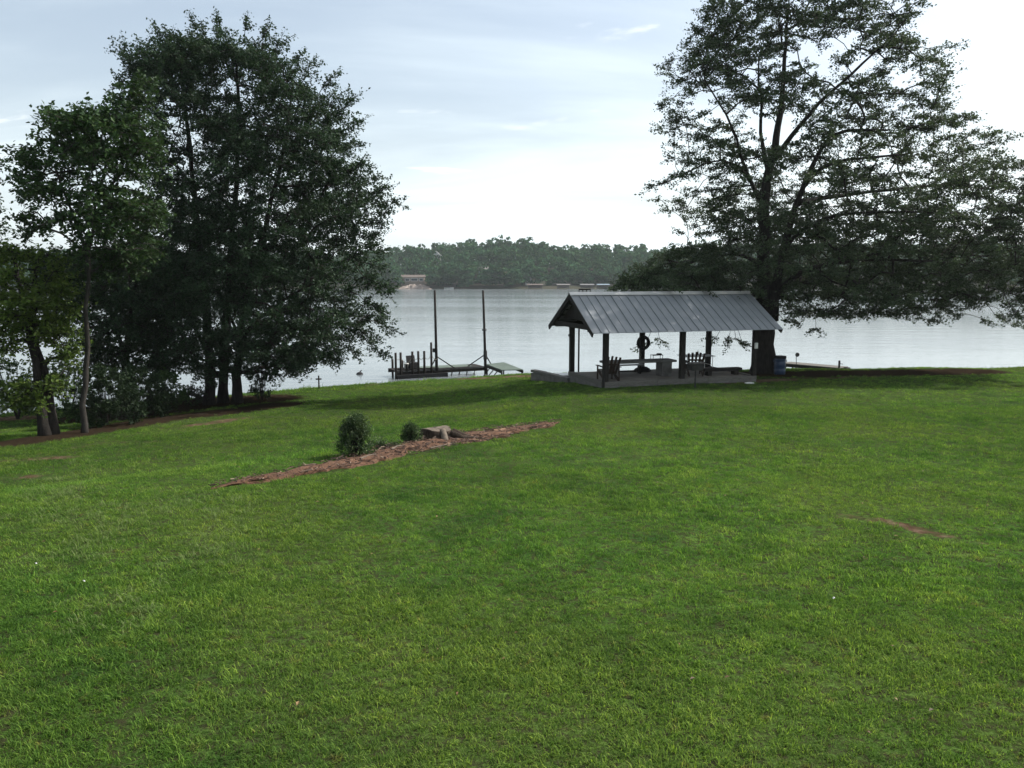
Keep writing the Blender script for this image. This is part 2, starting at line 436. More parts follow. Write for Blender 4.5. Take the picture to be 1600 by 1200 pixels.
L_bush = leafmat('bush_leaves', [(0, (.020, .040, .016)), (.8, (.034, .060, .022)), (1, (.16, .19, .10))], .2, patch=2)
L_far = leafmat('far_leaves', [(0, (.014, .046, .024)), (.5, (.028, .074, .036)), (1, (.056, .112, .050))], .12, .9, .0, patch=.06)

# ------------------------------------------------------------------ soil strips, bare patches (pixel rows turned into ground positions once)
def ground_line(pts): return np.array([hit(*p)[:2] for p in pts])
BED_LO = ground_line([(322, 767), (380, 759), (430, 752), (520, 739), (600, 723), (660, 712), (700, 704), (760, 693), (800, 685), (860, 669), (882, 660)])
BED_HI = ground_line([(326, 763), (380, 751), (430, 741), (500, 726), (550, 714), (590, 702), (640, 691), (690, 681), (750, 674), (820, 665), (874, 659)])
def seg_dist(X, Y, line):
    d = np.full(X.shape, 1e9)
    for (x0, y0), (x1, y1) in zip(line[:-1], line[1:]):
        vx, vy = x1 - x0, y1 - y0
        t = np.clip(((X - x0) * vx + (Y - y0) * vy) / (vx * vx + vy * vy + 1e-9), 0, 1)
        d = np.minimum(d, np.hypot(X - x0 - t * vx, Y - y0 - t * vy))
    return d
def in_poly(X, Y, poly):
    r = np.zeros(X.shape, bool)
    for (x0, y0), (x1, y1) in zip(poly, np.roll(poly, -1, 0)):
        c = ((y0 > Y) != (y1 > Y)) & (X < (x1 - x0) * (Y - y0) / (y1 - y0 + 1e-12) + x0)
        r ^= c
    return r
BED_POLY = np.concatenate([BED_LO, BED_HI[::-1]])
PATCHES = [   # line of bare ground, half width in metres, strength
    (ground_line([(1318, 806), (1370, 812), (1405, 820), (1440, 830), (1480, 838)]), .20, .62),
    (ground_line([(1215, 787), (1262, 796), (1318, 806)]), .12, .42),
    (ground_line([(1480, 838), (1545, 850)]), .12, .4),
    (ground_line([(720, 592), (770, 590), (830, 588)]), .55, .75),
    (ground_line([(-10, 722), (50, 718), (110, 714)]), .35, .55),
    (ground_line([(-10, 750), (45, 745)]), .30, .65),
    (ground_line([(268, 668), (310, 664), (372, 655)]), .55, .7),
    (ground_line([(110, 702), (160, 692), (250, 690)]), .30, .4),
    (ground_line([(110, 762), (200, 764), (290, 760)]), .12, .45),
    (ground_line([(160, 738), (230, 733), (300, 727)]), .18, .35),
    (ground_line([(570, 603), (620, 597)]), .35, .6),
    (ground_line([(1225, 591), (1300, 590), (1420, 588)]), .7, .55),
    (ground_line([(1140, 598), (1190, 595), (1240, 592)]), .5, .85),
    (ground_line([(-60, 660), (0, 655), (55, 652)]), 1.0, .9),
]
LITTER_SHADE = [    # dead leaves under the trees, tree shade worked into their dark colour
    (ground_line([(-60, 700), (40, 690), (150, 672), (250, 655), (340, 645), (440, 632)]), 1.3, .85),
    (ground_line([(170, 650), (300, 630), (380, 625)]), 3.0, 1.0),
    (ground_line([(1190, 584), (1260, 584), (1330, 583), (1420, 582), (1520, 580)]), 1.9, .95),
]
def dirt_mask(X, Y):
    r = np.zeros(X.shape)
    for line, w, s in PATCHES:
        d = seg_dist(X, Y, line)
        r = np.maximum(r, s * (1 - sstep(.2 * w, 1.9 * w, d)) * np.clip(.15 + 1.75 * fbm(X * 1.3, Y * .9, 0, 3, 95), 0, 1.15))
    t = shore_y(X) - Y
    r = np.maximum(r, .8 * (1 - sstep(.1, 1.1, t)))
    return r
def litter_shade_mask(X, Y):
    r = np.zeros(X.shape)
    for line, w, s in LITTER_SHADE:
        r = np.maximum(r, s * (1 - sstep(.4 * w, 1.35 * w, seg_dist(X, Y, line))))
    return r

# ------------------------------------------------------------------ lawn, lake, far hills
def grid_mesh(name, xs, ys, zf, mat, smooth=True):
    X, Y = np.meshgrid(xs, ys); Z = zf(X, Y)
    V = np.stack([X, Y, Z], -1).reshape(-1, 3)
    nx, ny = len(xs), len(ys)
    i = (np.arange(ny - 1)[:, None] * nx + np.arange(nx - 1)[None]).ravel()
    F = np.stack([i, i + 1, i + nx + 1, i + nx], -1)
    return np_mesh(name, V, F, mat, smooth), V
xs = np.concatenate([np.geomspace(430, 30, 24)[:-1] * -1, np.arange(-30, 30.01, .2), np.geomspace(30, 430, 24)[1:]])
ys = np.concatenate([np.arange(-66, 2, 4.0), np.arange(2, 54, .17), np.arange(54, 76, 2.0)])
me, V = grid_mesh('lawn', xs, ys, gz, M_ground)
for nm, fn in (('dirt', dirt_mask), ('litter_shade', litter_shade_mask)):
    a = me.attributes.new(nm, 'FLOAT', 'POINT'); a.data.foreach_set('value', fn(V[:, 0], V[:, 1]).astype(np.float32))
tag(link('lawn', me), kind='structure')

def far_y(X): return np.interp(X, [-430, -330, -250, 60, 120, 200, 300, 430], [300, 345, 390, 396, 385, 322, 290, 280])
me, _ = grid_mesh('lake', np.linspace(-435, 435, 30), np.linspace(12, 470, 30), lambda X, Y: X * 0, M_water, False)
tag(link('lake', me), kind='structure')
def ridge_h(X):
    px = 800 + FPX * X / 470 * .99
    z = np.interp(px, [-300, 200, 560, 600, 640, 700, 800, 850, 870, 900, 1000, 1050, 1090, 1300, 1700], [19, 21, 20, 21.5, 23.4, 25.5, 28.4, 26, 23.5, 25.6, 24.2, 23.4, 25.6, 24, 21])
    return z - 13.5
def hill_z(X, Y):
    d = Y - far_y(X)
    h = ridge_h(X) * sstep(0, 80, d) * 1.0 + 1.4 * sstep(-3, 5, d) + 2.0 * (fbm(X * .03, Y * .03, 0, 3, 5) - .5) * sstep(5, 40, d)
    return np.where(d < 0, -1.2 + 1.2 * sstep(-6, 0, d), h)
hx = np.linspace(-430, 430, 160)
U, D_ = np.meshgrid(hx, np.concatenate([np.linspace(-8, 10, 8), np.linspace(16, 120, 14)]))
HV = np.stack([U, far_y(U) + D_, hill_z(U, far_y(U) + D_)], -1).reshape(-1, 3)
nx, ny = U.shape[1], U.shape[0]
i = (np.arange(ny - 1)[:, None] * nx + np.arange(nx - 1)[None]).ravel()
tag(link('hills', np_mesh('hills', HV, np.stack([i, i + 1, i + nx + 1, i + nx], -1), M_hill, True)), kind='structure')

# ------------------------------------------------------------------ grass: tufts stood on a cloud of points by geometry nodes
def tuft_mesh(k, seed, nb, rad, hmin, hmax, wid, lean, mat=None):
    r = np.random.default_rng(seed); V, F = [], []
    for b in range(nb):
        a, q = r.uniform(0, 6.283), rad * math.sqrt(r.uniform())
        x, y = q * math.cos(a), q * math.sin(a)
        h = r.uniform(hmin, hmax); w = wid * r.uniform(.7, 1.3)
        th = r.uniform(0, 6.283); l = h * lean * r.uniform(.3, 1.3)
        ox, oy = math.cos(th), math.sin(th); sx, sy = -oy * w / 2, ox * w / 2
        o = len(V)
        V += [(x - sx, y - sy, -.012), (x + sx, y + sy, -.012), (x + ox * l * .4 - sx * .8, y + oy * l * .4 - sy * .8, h * .6), (x + ox * l * .4 + sx * .8, y + oy * l * .4 + sy * .8, h * .6), (x + ox * l, y + oy * l, h * r.uniform(.8, 1.0))]
        F += [(o, o + 1, o + 3), (o, o + 3, o + 2), (o + 2, o + 3, o + 4)]
    return np_mesh('grass_tuft', np.array(V), np.array(F), mat or M_blade)
def tuft_set(name, specs):
    c = bpy.data.collections.new(name)
    for k, s in enumerate(specs):
        c.objects.link(bpy.data.objects.new('%s_%02d' % (name, k), tuft_mesh(k, 100 + k, *s)))
    return c
def scatter(name, coll, P, scale, lean, ntypes):
    n = len(P)
    me = bpy.data.meshes.new(name); me.vertices.add(n); me.vertices.foreach_set('co', np.ascontiguousarray(P, np.float32).ravel())
    a = me.attributes.new('tuft_scale', 'FLOAT', 'POINT'); a.data.foreach_set('value', np.asarray(scale, np.float32))
    a = me.attributes.new('tuft_turn', 'FLOAT_VECTOR', 'POINT')
    rot = np.stack([rng.normal(0, lean, n), rng.normal(0, lean, n), rng.uniform(0, 6.283, n)], -1).astype(np.float32)
    a.data.foreach_set('vector', rot.ravel())
    a = me.attributes.new('tuft_kind', 'INT', 'POINT'); a.data.foreach_set('value', rng.integers(0, ntypes, n).astype(np.int32))
    me.materials.append(M_blade); me.update()
    o = link(name, me)
    ng = bpy.data.node_groups.new(name + '_nodes', 'GeometryNodeTree')
    ng.interface.new_socket('Geometry', in_out='INPUT', socket_type='NodeSocketGeometry')
    ng.interface.new_socket('Geometry', in_out='OUTPUT', socket_type='NodeSocketGeometry')
    gi, go = ng.nodes.new('NodeGroupInput'), ng.nodes.new('NodeGroupOutput')
    ci = ng.nodes.new('GeometryNodeCollectionInfo'); ci.inputs['Collection'].default_value = coll
    ci.inputs['Separate Children'].default_value = True; ci.inputs['Reset Children'].default_value = True
    ip = ng.nodes.new('GeometryNodeInstanceOnPoints'); ip.inputs['Pick Instance'].default_value = True
    def na(nm, ty):
        q = ng.nodes.new('GeometryNodeInputNamedAttribute'); q.data_type = ty; q.inputs['Name'].default_value = nm
        return q.outputs[0]
    L = ng.links
    L.new(gi.outputs[0], ip.inputs['Points']); L.new(ci.outputs[0], ip.inputs['Instance'])
    L.new(na('tuft_kind', 'INT'), ip.inputs['Instance Index'])
    e2r = ng.nodes.new('FunctionNodeEulerToRotation'); L.new(na('tuft_turn', 'FLOAT_VECTOR'), e2r.inputs[0]); L.new(e2r.outputs[0], ip.inputs['Rotation'])
    L.new(na('tuft_scale', 'FLOAT'), ip.inputs['Scale'])
    L.new(ip.outputs[0], go.inputs[0])
    md = o.modifiers.new('tufts', 'NODES'); md.node_group = ng
    return tag(o, kind='stuff')

tufts = tuft_set('grass_tufts', [(22, .070, .018, .044, .0062, 1.5), (26, .090, .014, .038, .0056, 1.8), (18, .065, .022, .052, .0062, 1.3),
                                 (24, .10, .013, .034, .0064, 2.0), (14, .06, .026, .060, .0062, 1.4), (26, .085, .016, .040, .0056, 1.6)])
def grass_points(y0, y1, spacing, smin, smax):
    half = lambda y: .68 * y + 1.5
    n = int((y1 - y0) * (half(y0) + half(y1)) / spacing ** 2)
    Y = y0 + (y1 - y0) * np.sqrt(rng.uniform((half(y0) / half(y1)) ** 2, 1, n)) if False else rng.uniform(y0, y1, n)
    X = rng.uniform(-1, 1, n) * half(y1); k = np.abs(X) < half(Y); X, Y = X[k], Y[k]
    bed = in_poly(X + .35 * (vnoise(X * 2.5, Y * 2.5, 0, 22) - .5), Y + .5 * (vnoise(X * 2.5, Y * 2.5, 0, 23) - .5), BED_POLY) & (vnoise(X * 5, Y * 5, 0, 21) > .30)
    d = dirt_mask(X, Y) + 1.3 * (fbm(X * 2.4, Y * 2.4, 0, 4, 31) - .5)
    l = litter_shade_mask(X, Y) + .9 * (fbm(X * 1.7, Y * 1.7, 0, 4, 33) - .5)
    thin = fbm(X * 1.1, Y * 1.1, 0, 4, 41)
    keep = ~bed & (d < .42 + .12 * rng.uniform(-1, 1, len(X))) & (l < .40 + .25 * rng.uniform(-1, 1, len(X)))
    keep &= rng.uniform(0, 1, len(X)) < .62 + 1.6 * (thin - .30)
    keep &= (gz(X, Y) > .25)
    lx, ly = (X - 3.99) * math.cos(R(17)) + (Y - 34) * math.sin(R(17)), -(X - 3.99) * math.sin(R(17)) + (Y - 34) * math.cos(R(17))
    keep &= ~((lx > -.15) & (lx < 7.5) & (ly > -.12) & (ly < 4.1))
    X, Y = X[keep], Y[keep]
    s = rng.uniform(smin, smax, len(X)) * (.75 + .55 * vnoise(X * .9, Y * .9, 0, 51))
    return np.stack([X, Y, gz(X, Y)], -1), s
parts_ = [grass_points(3.4, 9, .052, .7, 1.2), grass_points(9, 16, .075, .8, 1.25), grass_points(16, 27, .12, .95, 1.45), grass_points(27, 50, .20, 1.1, 1.6)]
scatter('lawn_grass', tufts, np.concatenate([p for p, s in parts_]), np.concatenate([s for p, s in parts_]), .18, 6)

# paler seeding grass in the rougher part of the lawn at the left
def make_pale_blade():
    m, nt, out = newmat('seeding_blade'); g = N(nt, 'ShaderNodeNewGeometry')
    col = ramp(nt, g.outputs['Random Per Island'], [(0, (.045, .095, .02)), (.5, (.095, .15, .038)), (1, (.17, .21, .085))])
    p = N(nt, 'ShaderNodeBsdfPrincipled'); nt.links.new(col, p.inputs['Base Color']); p.inputs['Roughness'].default_value = .9; p.inputs['Specular IOR Level'].default_value = 0
    t = N(nt, 'ShaderNodeBsdfTranslucent'); nt.links.new(col, t.inputs[0])
    mx = N(nt, 'ShaderNodeMixShader'); mx.inputs[0].default_value = .3
    nt.links.new(p.outputs[0], mx.inputs[1]); nt.links.new(t.outputs[0], mx.inputs[2]); nt.links.new(mx.outputs[0], out.inputs[0]); return m
M_pale_blade = make_pale_blade()
pale_tufts = tuft_set('pale_tufts', [(12, .07, .03, .075, .0065, 1.5, M_pale_blade), (16, .09, .02, .06, .0065, 1.9, M_pale_blade), (9, .05, .04, .09, .006, 1.3, M_pale_blade)])
ROUGH = ground_line([(150, 965), (260, 940), (330, 880), (370, 800), (330, 780), (200, 800), (95, 870), (80, 800), (105, 720)])
n = 5200; X, Y = rng.uniform(-10.5, -1.5, n), rng.uniform(6, 20, n)
k = (seg_dist(X, Y, ROUGH) < .25 + .55 * rng.uniform(0, 1, n)) & (fbm(X * 1.2, Y * 1.2, 0, 3, 88) > .44)
X, Y = X[k], Y[k]
scatter('seeding_grass', pale_tufts, np.stack([X, Y, gz(X, Y)], -1), rng.uniform(.8, 1.35, len(X)), .2, 3)

# a few fallen leaves lying in the grass
n = 420; X, Y = rng.uniform(-14, 14, n), rng.uniform(3.8, 24, n); k = np.abs(X) < .66 * Y + 1; X, Y = X[k], Y[k]
A0, L0 = rng.uniform(0, 6.28, len(X)), rng.uniform(.014, .034, len(X)); C0 = np.stack([X, Y, gz(X, Y) + .035], -1)
V = np.stack([C0 + np.stack([np.cos(A0 + a) * L0 * l, np.sin(A0 + a) * L0 * l, 0 * A0 + z], -1) for a, l, z in ((0, 1, 0), (1.4, .5, .012), (3.14, 1, .006), (-1.4, .5, .014))], 1).reshape(-1, 3)
F = np.arange(len(V)).reshape(-1, 4)
M_fallen = leafmat('fallen_leaf', [(0, (.05, .028, .014)), (.6, (.13, .075, .035)), (1, (.26, .19, .09))], .1)
tag(link('fallen_leaves', np_mesh('fallen_leaves', V, F, M_fallen)), kind='stuff')

# taller tufts and weeds along the water's edge
n = 900
X = rng.uniform(-32, 36, n); t = rng.uniform(.2, 6.5, n) ** 1.0; Y = shore_y(X) - t
k = vnoise(X * .55, Y * .3, 0, 61) > .50
X, Y = X[k], Y[k]
scatter('shore_weeds', tufts, np.stack([X, Y, gz(X, Y)], -1), rng.uniform(2.2, 5.0, len(X)), .12, 6)

# ------------------------------------------------------------------ soil bed with bark chips
def bed_mesh():
    K = 150; V, F = [], []; n = 13
    def along(line, t):
        seg = np.r_[0, np.cumsum(np.hypot(*np.diff(line, axis=0).T))]
        return np.array([np.interp(t * seg[-1], seg, line[:, 0]), np.interp(t * seg[-1], seg, line[:, 1])])
    for i in range(K):
        t = i / (K - 1); a, b = along(BED_LO, t), along(BED_HI, t)
        for j in range(n):
            u = j / (n - 1)
            w0 = .20 * float(fbm(np.array([t * 22.0]), np.array([0.0]), 0, 3, 73)[0]) * 2; w1 = .16 * float(fbm(np.array([t * 26.0]), np.array([5.0]), 0, 3, 74)[0]) * 2
            uu = w0 + u * (1 - w0 - w1); p = a * (1 - uu) + b * uu
            ed = math.sin(math.pi * u) ** .5 * min(1, 12 * t, 12 * (1 - t))
            off = (vnoise(np.array([p[0] * 3.0]), np.array([p[1] * 3.0]), j, 71)[0] - .5) * .32 * (abs(u - .5) * 2) ** 2
            dv = (b - a) / (np.linalg.norm(b - a) + 1e-6); p = p + dv * off
            z = g1(*p) + .015 + ed * (.03 + .09 * float(fbm(np.array([p[0] * 4.5]), np.array([p[1] * 4.5]), 0, 4, 72)[0]))
            if ed < .02: z -= .03
            V.append((p[0], p[1], z))
    for i in range(K - 1):
        for j in range(n - 1):
            o = i * n + j; F.append((o, o + n, o + n + 1, o + 1))
    return np_mesh('soil_bed', np.array(V), np.array(F), M_soil, True)
tag(link('soil_bed', bed_mesh()), kind='structure')
def chips():
    V, F = [], []; r = random.Random(5); c = 0
    lo, hi = BED_POLY.min(0), BED_POLY.max(0)
    while c < 1300:
        x, y = r.uniform(lo[0], hi[0]), r.uniform(lo[1], hi[1])
        if not in_poly(np.array([x]), np.array([y]), BED_POLY)[0]: continue
        c += 1
        L, w, h, a = r.uniform(.02, .085) * r.choice([1, 1, 1, 1, 2.6]), r.uniform(.008, .022), .014, r.uniform(0, 6.28)
        z = g1(x, y) + r.uniform(.055, .10); tl = r.uniform(-.25, .25)
        ca, sa = math.cos(a), math.sin(a); o = len(V)
        for dz in (0, h):
            for u, v in ((-.5, -.5), (.5, -.35), (.5, .35), (-.5, .5)):
                V.append((x + ca * u * L - sa * v * w, y + sa * u * L + ca * v * w, z + dz + tl * u * L))
        F += [(o + 4, o + 5, o + 6, o + 7), (o, o + 1, o + 5, o + 4), (o + 1, o + 2, o + 6, o + 5), (o + 2, o + 3, o + 7, o + 6), (o + 3, o, o + 4, o + 7), (o + 3, o + 2, o + 1, o)]
    return np_mesh('bark_chips', np.array(V), np.array(F), M_chip)
tag(link('bark_chips', chips()), kind='stuff')

# ------------------------------------------------------------------ leaves and trees
def leaf_quads(C, N_, size, aspect=.55, r=rng):
    """one folded leaf (4 corners) at each centre, long axis random in the plane of normal N_"""
    n = len(C)
    N_ = N_ / (np.linalg.norm(N_, axis=1, keepdims=True) + 1e-9)
    t = r.normal(size=(n, 3)); t -= (t * N_).sum(1, keepdims=True) * N_; t /= np.linalg.norm(t, axis=1, keepdims=True) + 1e-9
    b = np.cross(N_, t); s = size[:, None]
    V = np.stack([C - t * s * .5, C + b * s * aspect * .5 + N_ * s * .10, C + t * s * .5, C - b * s * aspect * .5 + N_ * s * .10], 1).reshape(-1, 3)
    return V, np.arange(n * 4).reshape(-1, 4)

def prisms(A, B, ra, rb, sides):
    n = len(A); d = B - A; d /= np.linalg.norm(d, axis=1, keepdims=True) + 1e-9
    ref = np.where(np.abs(d[:, 2:3]) > .9, np.array([[1., 0, 0]]), np.array([[0., 0, 1.]]))
    x = np.cross(d, ref); x /= np.linalg.norm(x, axis=1, keepdims=True) + 1e-9; y = np.cross(d, x)
    a = np.arange(sides) * 2 * math.pi / sides
    ring = x[:, None] * np.cos(a)[None, :, None] + y[:, None] * np.sin(a)[None, :, None]
    V = np.concatenate([A[:, None] + ring * ra[:, None, None], B[:, None] + ring * rb[:, None, None]], 1).reshape(-1, 3)
    k = np.arange(sides); q = np.stack([k, (k + 1) % sides, sides + (k + 1) % sides, sides + k], -1)
    F = (np.arange(n)[:, None, None] * 2 * sides + q[None]).reshape(-1, 4)
    return V, F

def crown_points(profile, Y0, n, depth=(.75, 6.5), gate=.42, zstretch=1.6, nscale=.45, seed=1, shell=.35, extra=()):
    """clump centres inside a round crown whose outline by height is profile = [(row, left, right)]"""
    r = np.random.default_rng(seed); rows = np.array([p[0] for p in profile], float)
    Ls, Rs = np.array([p[1] for p in profile], float), np.array([p[2] for p in profile], float)
    mpp = Y0 / FPX; out = []; wmax = (Rs - Ls).max()
    while len(out) < n:
        row = r.uniform(rows[0], rows[-1]); l, rr = np.interp(row, rows, Ls), np.interp(row, rows, Rs)
        if r.uniform() > (rr - l) / wmax: continue
        a = r.uniform(-1, 1); q = r.uniform(-1, 1)
        if a * a + q * q > 1 and r.uniform() > .15: continue
        if r.uniform() > shell + (1 - shell) * min(1, (a * a + q * q) ** .5): continue
        rad = (rr - l) / 2 * mpp; dep = min(rad * depth[0], depth[1])
        p = at((l + rr) / 2, row, Y0); x = p[0] + a * rad; y = Y0 + q * dep; z = p[2]
        if fbm(np.array([x * nscale]), np.array([y * nscale]), np.array([z * nscale * zstretch]), 2, seed)[0] < gate: continue
        out.append((x, y, z))
    for px, row, dy in extra: out.append(tuple(at(px, row, Y0 + dy)))
    return np.array(out)

def grow_tree(name, base, stems, clumps, Y0, leaf, bark, label, cat='tree', group=None, twigs=6, lpt=13, lsize=(.10, .17), spread=.75, flat=.45,
              droop=.15, seed=1, trunk_sides=12, flare=1.5, kbr=.0105, steps=.7, min_h=.0, tpow=.8):
    """stems: [(polyline of (px,row,dy), r0, r1)]; limbs grow from the stems to every clump, twigs and leaves fan out of each clump"""
    r = np.random.default_rng(seed)
    root = empty(name, base, 0, label, cat, group); B0 = np.array(base, float)
    P, par, rad_fix = [], [], []
    trunk = []
    for pts, r0, r1 in stems:
        pl = np.array([at(px, row, Y0 + dy) for px, row, dy in pts]); pl[0, 2] = min(pl[0, 2], g1(*pl[0, :2])) - .15 if pl[0, 2] < g1(*pl[0, :2]) + .8 else pl[0, 2]
        seg = np.r_[0, np.cumsum(np.linalg.norm(np.diff(pl, axis=0), axis=1))]; m = max(4, int(seg[-1] / .55))
        ts = np.linspace(0, seg[-1], m); q = np.stack([np.interp(ts, seg, pl[:, c]) for c in range(3)], -1)
        if m > 6:
            q[2:-1] = (q[1:-2] + q[2:-1] + q[3:]) / 3
        q[1:] += r.normal(0, .03, (m - 1, 3)) * np.array([1, 1, .2])
        rr = r0 + (r1 - r0) * (ts / seg[-1]) ** tpow
        ground_start = pl[0, 2] < g1(*pl[0, :2]) + .3
        if ground_start: rr = rr * (1 + (flare - 1) * np.exp(-ts / (r0 * 2.2)))
        trunk.append((q, rr))
        for i in range(m):
            par.append(len(P) - 1 if i else -1); P.append(q[i]); rad_fix.append(rr[i])
    nst = len(P); P = list(P)
    tips = []
    arr = np.array(P); hmin = arr[:, 2].min() + min_h
    dist0 = np.array([np.min(np.linalg.norm(arr - c, axis=1)) for c in clumps])
    for ci in np.argsort(dist0):
        c = clumps[ci]; arr = np.array(P)
        d = np.linalg.norm(arr - c, axis=1); cost = d + .8 * np.maximum(0, arr[:, 2] - c[2] + .15 * d) + np.where(arr[:, 2] < hmin, 8, 0)
        j = int(np.argmin(cost)); a = arr[j]; L = d[j]; n = max(1, int(math.ceil(L / steps))); prev = j
        for s in range(1, n + 1):
            t = s / n; q = a * (1 - t) + c * t
            q = q + np.array([0, 0, 1]) * (.10 * L * math.sin(math.pi * t)) + (r.normal(0, .045, 3) * min(1, L) if s < n else 0)
            par.append(prev); P.append(q); rad_fix.append(0); prev = len(P) - 1
        tips.append((prev, c, c - a))
    P = np.array(P); par = np.array(par); cnt = np.zeros(len(P))
    for t, _, _ in tips:
        while t >= 0: cnt[t] += 1; t = par[t]
    rad = np.maximum(kbr * (cnt + 1) ** .52, .010); fix = np.array(rad_fix)
    rad[:nst] = fix[:nst]
    for q in range(nst, len(P)): rad[q] = max(.010, min(rad[q], rad[par[q]] * (.72 if par[q] < nst else 1.0)))
    mb = MB()
    for q, rr in trunk:
        mb.tube([p - B0 for p in q], list(rr), trunk_sides, True, .16)
    mb.build('trunk', bark, root, smooth=True)
    idx = np.arange(nst, len(P)); ra = np.minimum(rad[par[idx]], rad[idx] * 1.5)
    big = rad[idx] > .03
    V1, F1 = prisms(P[par[idx]][big] - B0, P[idx][big] - B0, ra[big], rad[idx][big], 6)
    V2, F2 = prisms(P[par[idx]][~big] - B0, P[idx][~big] - B0, ra[~big], rad[idx][~big], 3)
    VT, FT, LV, LN, LS, twA, twB = [V1, V2], [F1, F2 + len(V1)], [], [], [], [], []
    up = np.array([0, 0, 1.0])
    for t, c, d in tips:
        h = d.copy(); h[2] *= .35; h /= np.linalg.norm(h) + 1e-6
        for k in range(twigs):
            a = r.uniform(-1.9, 1.9) if k else 0
            dr = np.array([h[0] * math.cos(a) - h[1] * math.sin(a), h[0] * math.sin(a) + h[1] * math.cos(a), h[2] * .6 + r.normal(.05, flat)]); dr /= np.linalg.norm(dr)
            Lt = spread * r.uniform(.5, 1.15); e = c + dr * Lt; e[2] -= droop * Lt
            twA.append(c); twB.append(e)
            u = r.uniform(.12, 1.06, lpt) ** .85
            LV.append(c + (e - c) * u[:, None] + r.normal(0, .075, (lpt, 3)) * np.array([1, 1, .8]))
            LN.append(up * .75 + r.normal(0, .6, (lpt, 3))); LS.append(r.uniform(*lsize, lpt))
    twA, twB = np.array(twA) - B0, np.array(twB) - B0
    V3, F3 = prisms(twA, twB, np.full(len(twA), .009), np.full(len(twA), .004), 3)
    Vb = np.concatenate(VT + [V3]); Fb = np.concatenate(FT + [F3 + len(V1) + len(V2)])
    link('branches', np_mesh('branches', Vb, Fb, bark), root)
    Vl, Fl = leaf_quads(np.concatenate(LV) - B0, np.concatenate(LN), np.concatenate(LS), .58, r)
    link('crown', np_mesh('crown', Vl, Fl, leaf), root)
    return root

# the tall multi-stemmed oak on the left
oak_b = np.array([*at(349, 634, 36.5)[:2], 0]); oak_b[2] = g1(*oak_b[:2])
oak_prof = [(66, 268, 345), (92, 228, 412), (120, 212, 465), (150, 236, 505), (200, 250, 520), (250, 250, 540), (295, 240, 575), (340, 228, 570),
            (380, 210, 560), (420, 190, 565), (460, 185, 572), (500, 190, 572), (535, 205, 562), (562, 240, 535), (582, 275, 430)]
def tip_chain(tips, to, n=3, k=.22):
    """clumps in a row from inside the crown out to each ragged tip"""
    return [(px + (to(px, row)[0] - px) * k * q / n, row + (to(px, row)[1] - row) * k * q / n, dy) for px, row, dy in tips for q in range(n)]
OAK_TIPS = [(188, 64, -1), (203, 92, 0), (222, 70, .5), (248, 40, .5), (262, 48, -1), (305, 30, 0), (318, 40, 1), (342, 26, 1), (352, 44, 0), (383, 32, .3), (398, 50, .6), (413, 44, 0), (437, 56, -.5), (462, 84, .5), (487, 92, 0), (517, 113, .6), (530, 140, 0), (553, 148, 0),
           (560, 182, .5), (556, 214, -.5), (574, 250, 0), (590, 275, .6), (606, 294, .4), (622, 312, -.4), (612, 330, .4), (600, 348, 0), (585, 372, .5), (600, 395, -.4), (598, 420, .5), (605, 450, 0), (612, 462, .4), (604, 492, .5), (612, 520, -.3), (600, 560, -.3), (588, 540, -1), (560, 565, .5)]
oak_ext = tip_chain([(x + (375 - x) * .04, y + (350 - y) * .05, d) for x, y, d in OAK_TIPS], lambda x, y: (375, 350), 3, .18) + [(470, 572, 0), (425, 585, -.5), (450, 580, .5)]
grow_tree('oak_tree', oak_b, [
    ([(328, 640, 0), (327, 560, 0), (322, 470, .1), (312, 380, .2), (302, 280, .3), (290, 180, .2), (283, 85, 0)], .25, .05),
    ([(349, 638, .6), (350, 540, .6), (358, 430, .8), (368, 300, 1.0), (374, 170, .9), (368, 70, .6)], .24, .05),
    ([(371, 636, .2), (372, 560, 0), (386, 450, -.4), (420, 330, -.9), (446, 220, -1.0), (458, 125, -.8)], .23, .04),
    ([(372, 545, 0), (400, 500, -.5), (455, 460, -1.2), (520, 430, -1.6)], .11, .03),
    ([(327, 555, 0), (300, 500, -.8), (262, 470, -1.5), (230, 450, -2)], .11, .03)],
    crown_points(oak_prof, 36.5, 1450, (.8, 5.0), .40, 1.1, .62, 3, .4, oak_ext), 36.5, L_oak, M_bark,
    'tall dense dark green oak with three dark trunks standing at the water edge', seed=5, twigs=8, lpt=20, lsize=(.09, .165), spread=.80, flat=.5, droop=.05, min_h=1.6)

# the wide spreading tree behind the shelter
rt_b = np.array([*at(1193, 580, 41)[:2], 0]); rt_b[2] = g1(*rt_b[:2])
rt_prof = [(-70, 1200, 1330), (-30, 1130, 1400), (10, 1112, 1425), (60, 1092, 1425), (100, 1062, 1448), (160, 1050, 1462), (200, 1054, 1525), (250, 1052, 1610), (300, 1050, 1655),
           (345, 1085, 1665), (385, 1075, 1670), (410, 1030, 1670), (435, 975, 1665), (452, 975, 1650), (470, 1150, 1610), (490, 1205, 1580)]
rt_ext = [(1020, 292, 0), (1040, 285, -.5), (1062, 272, 0), (1085, 255, .3), (1040, 165, 0), (1046, 110, .5), (1055, 92, -.5), (1112, 12, 0), (1130, 8, .6), (1420, 20, 0), (1452, 76, .4), (1466, 90, 0), (1472, 104, -.6), (1460, 130, .3), (1470, 165, 0),
          (1225, 500, 1), (1250, 505, 2), (1275, 512, 1), (1300, 490, 0), (1330, 496, 2), (1385, 492, 1), (1440, 490, 0), (1450, 500, 1.5), (1500, 490, 1), (1535, 498, 0), (1555, 492, 2), (1580, 506, 1),
          (1010, 535, 3), (1030, 528, 3), (1150, 530, 3), (1140, 524, 2.4), (1120, 526, 3), (1160, 536, 3), (980, 440, 1), (1000, 420, 2), (965, 452, 2)]
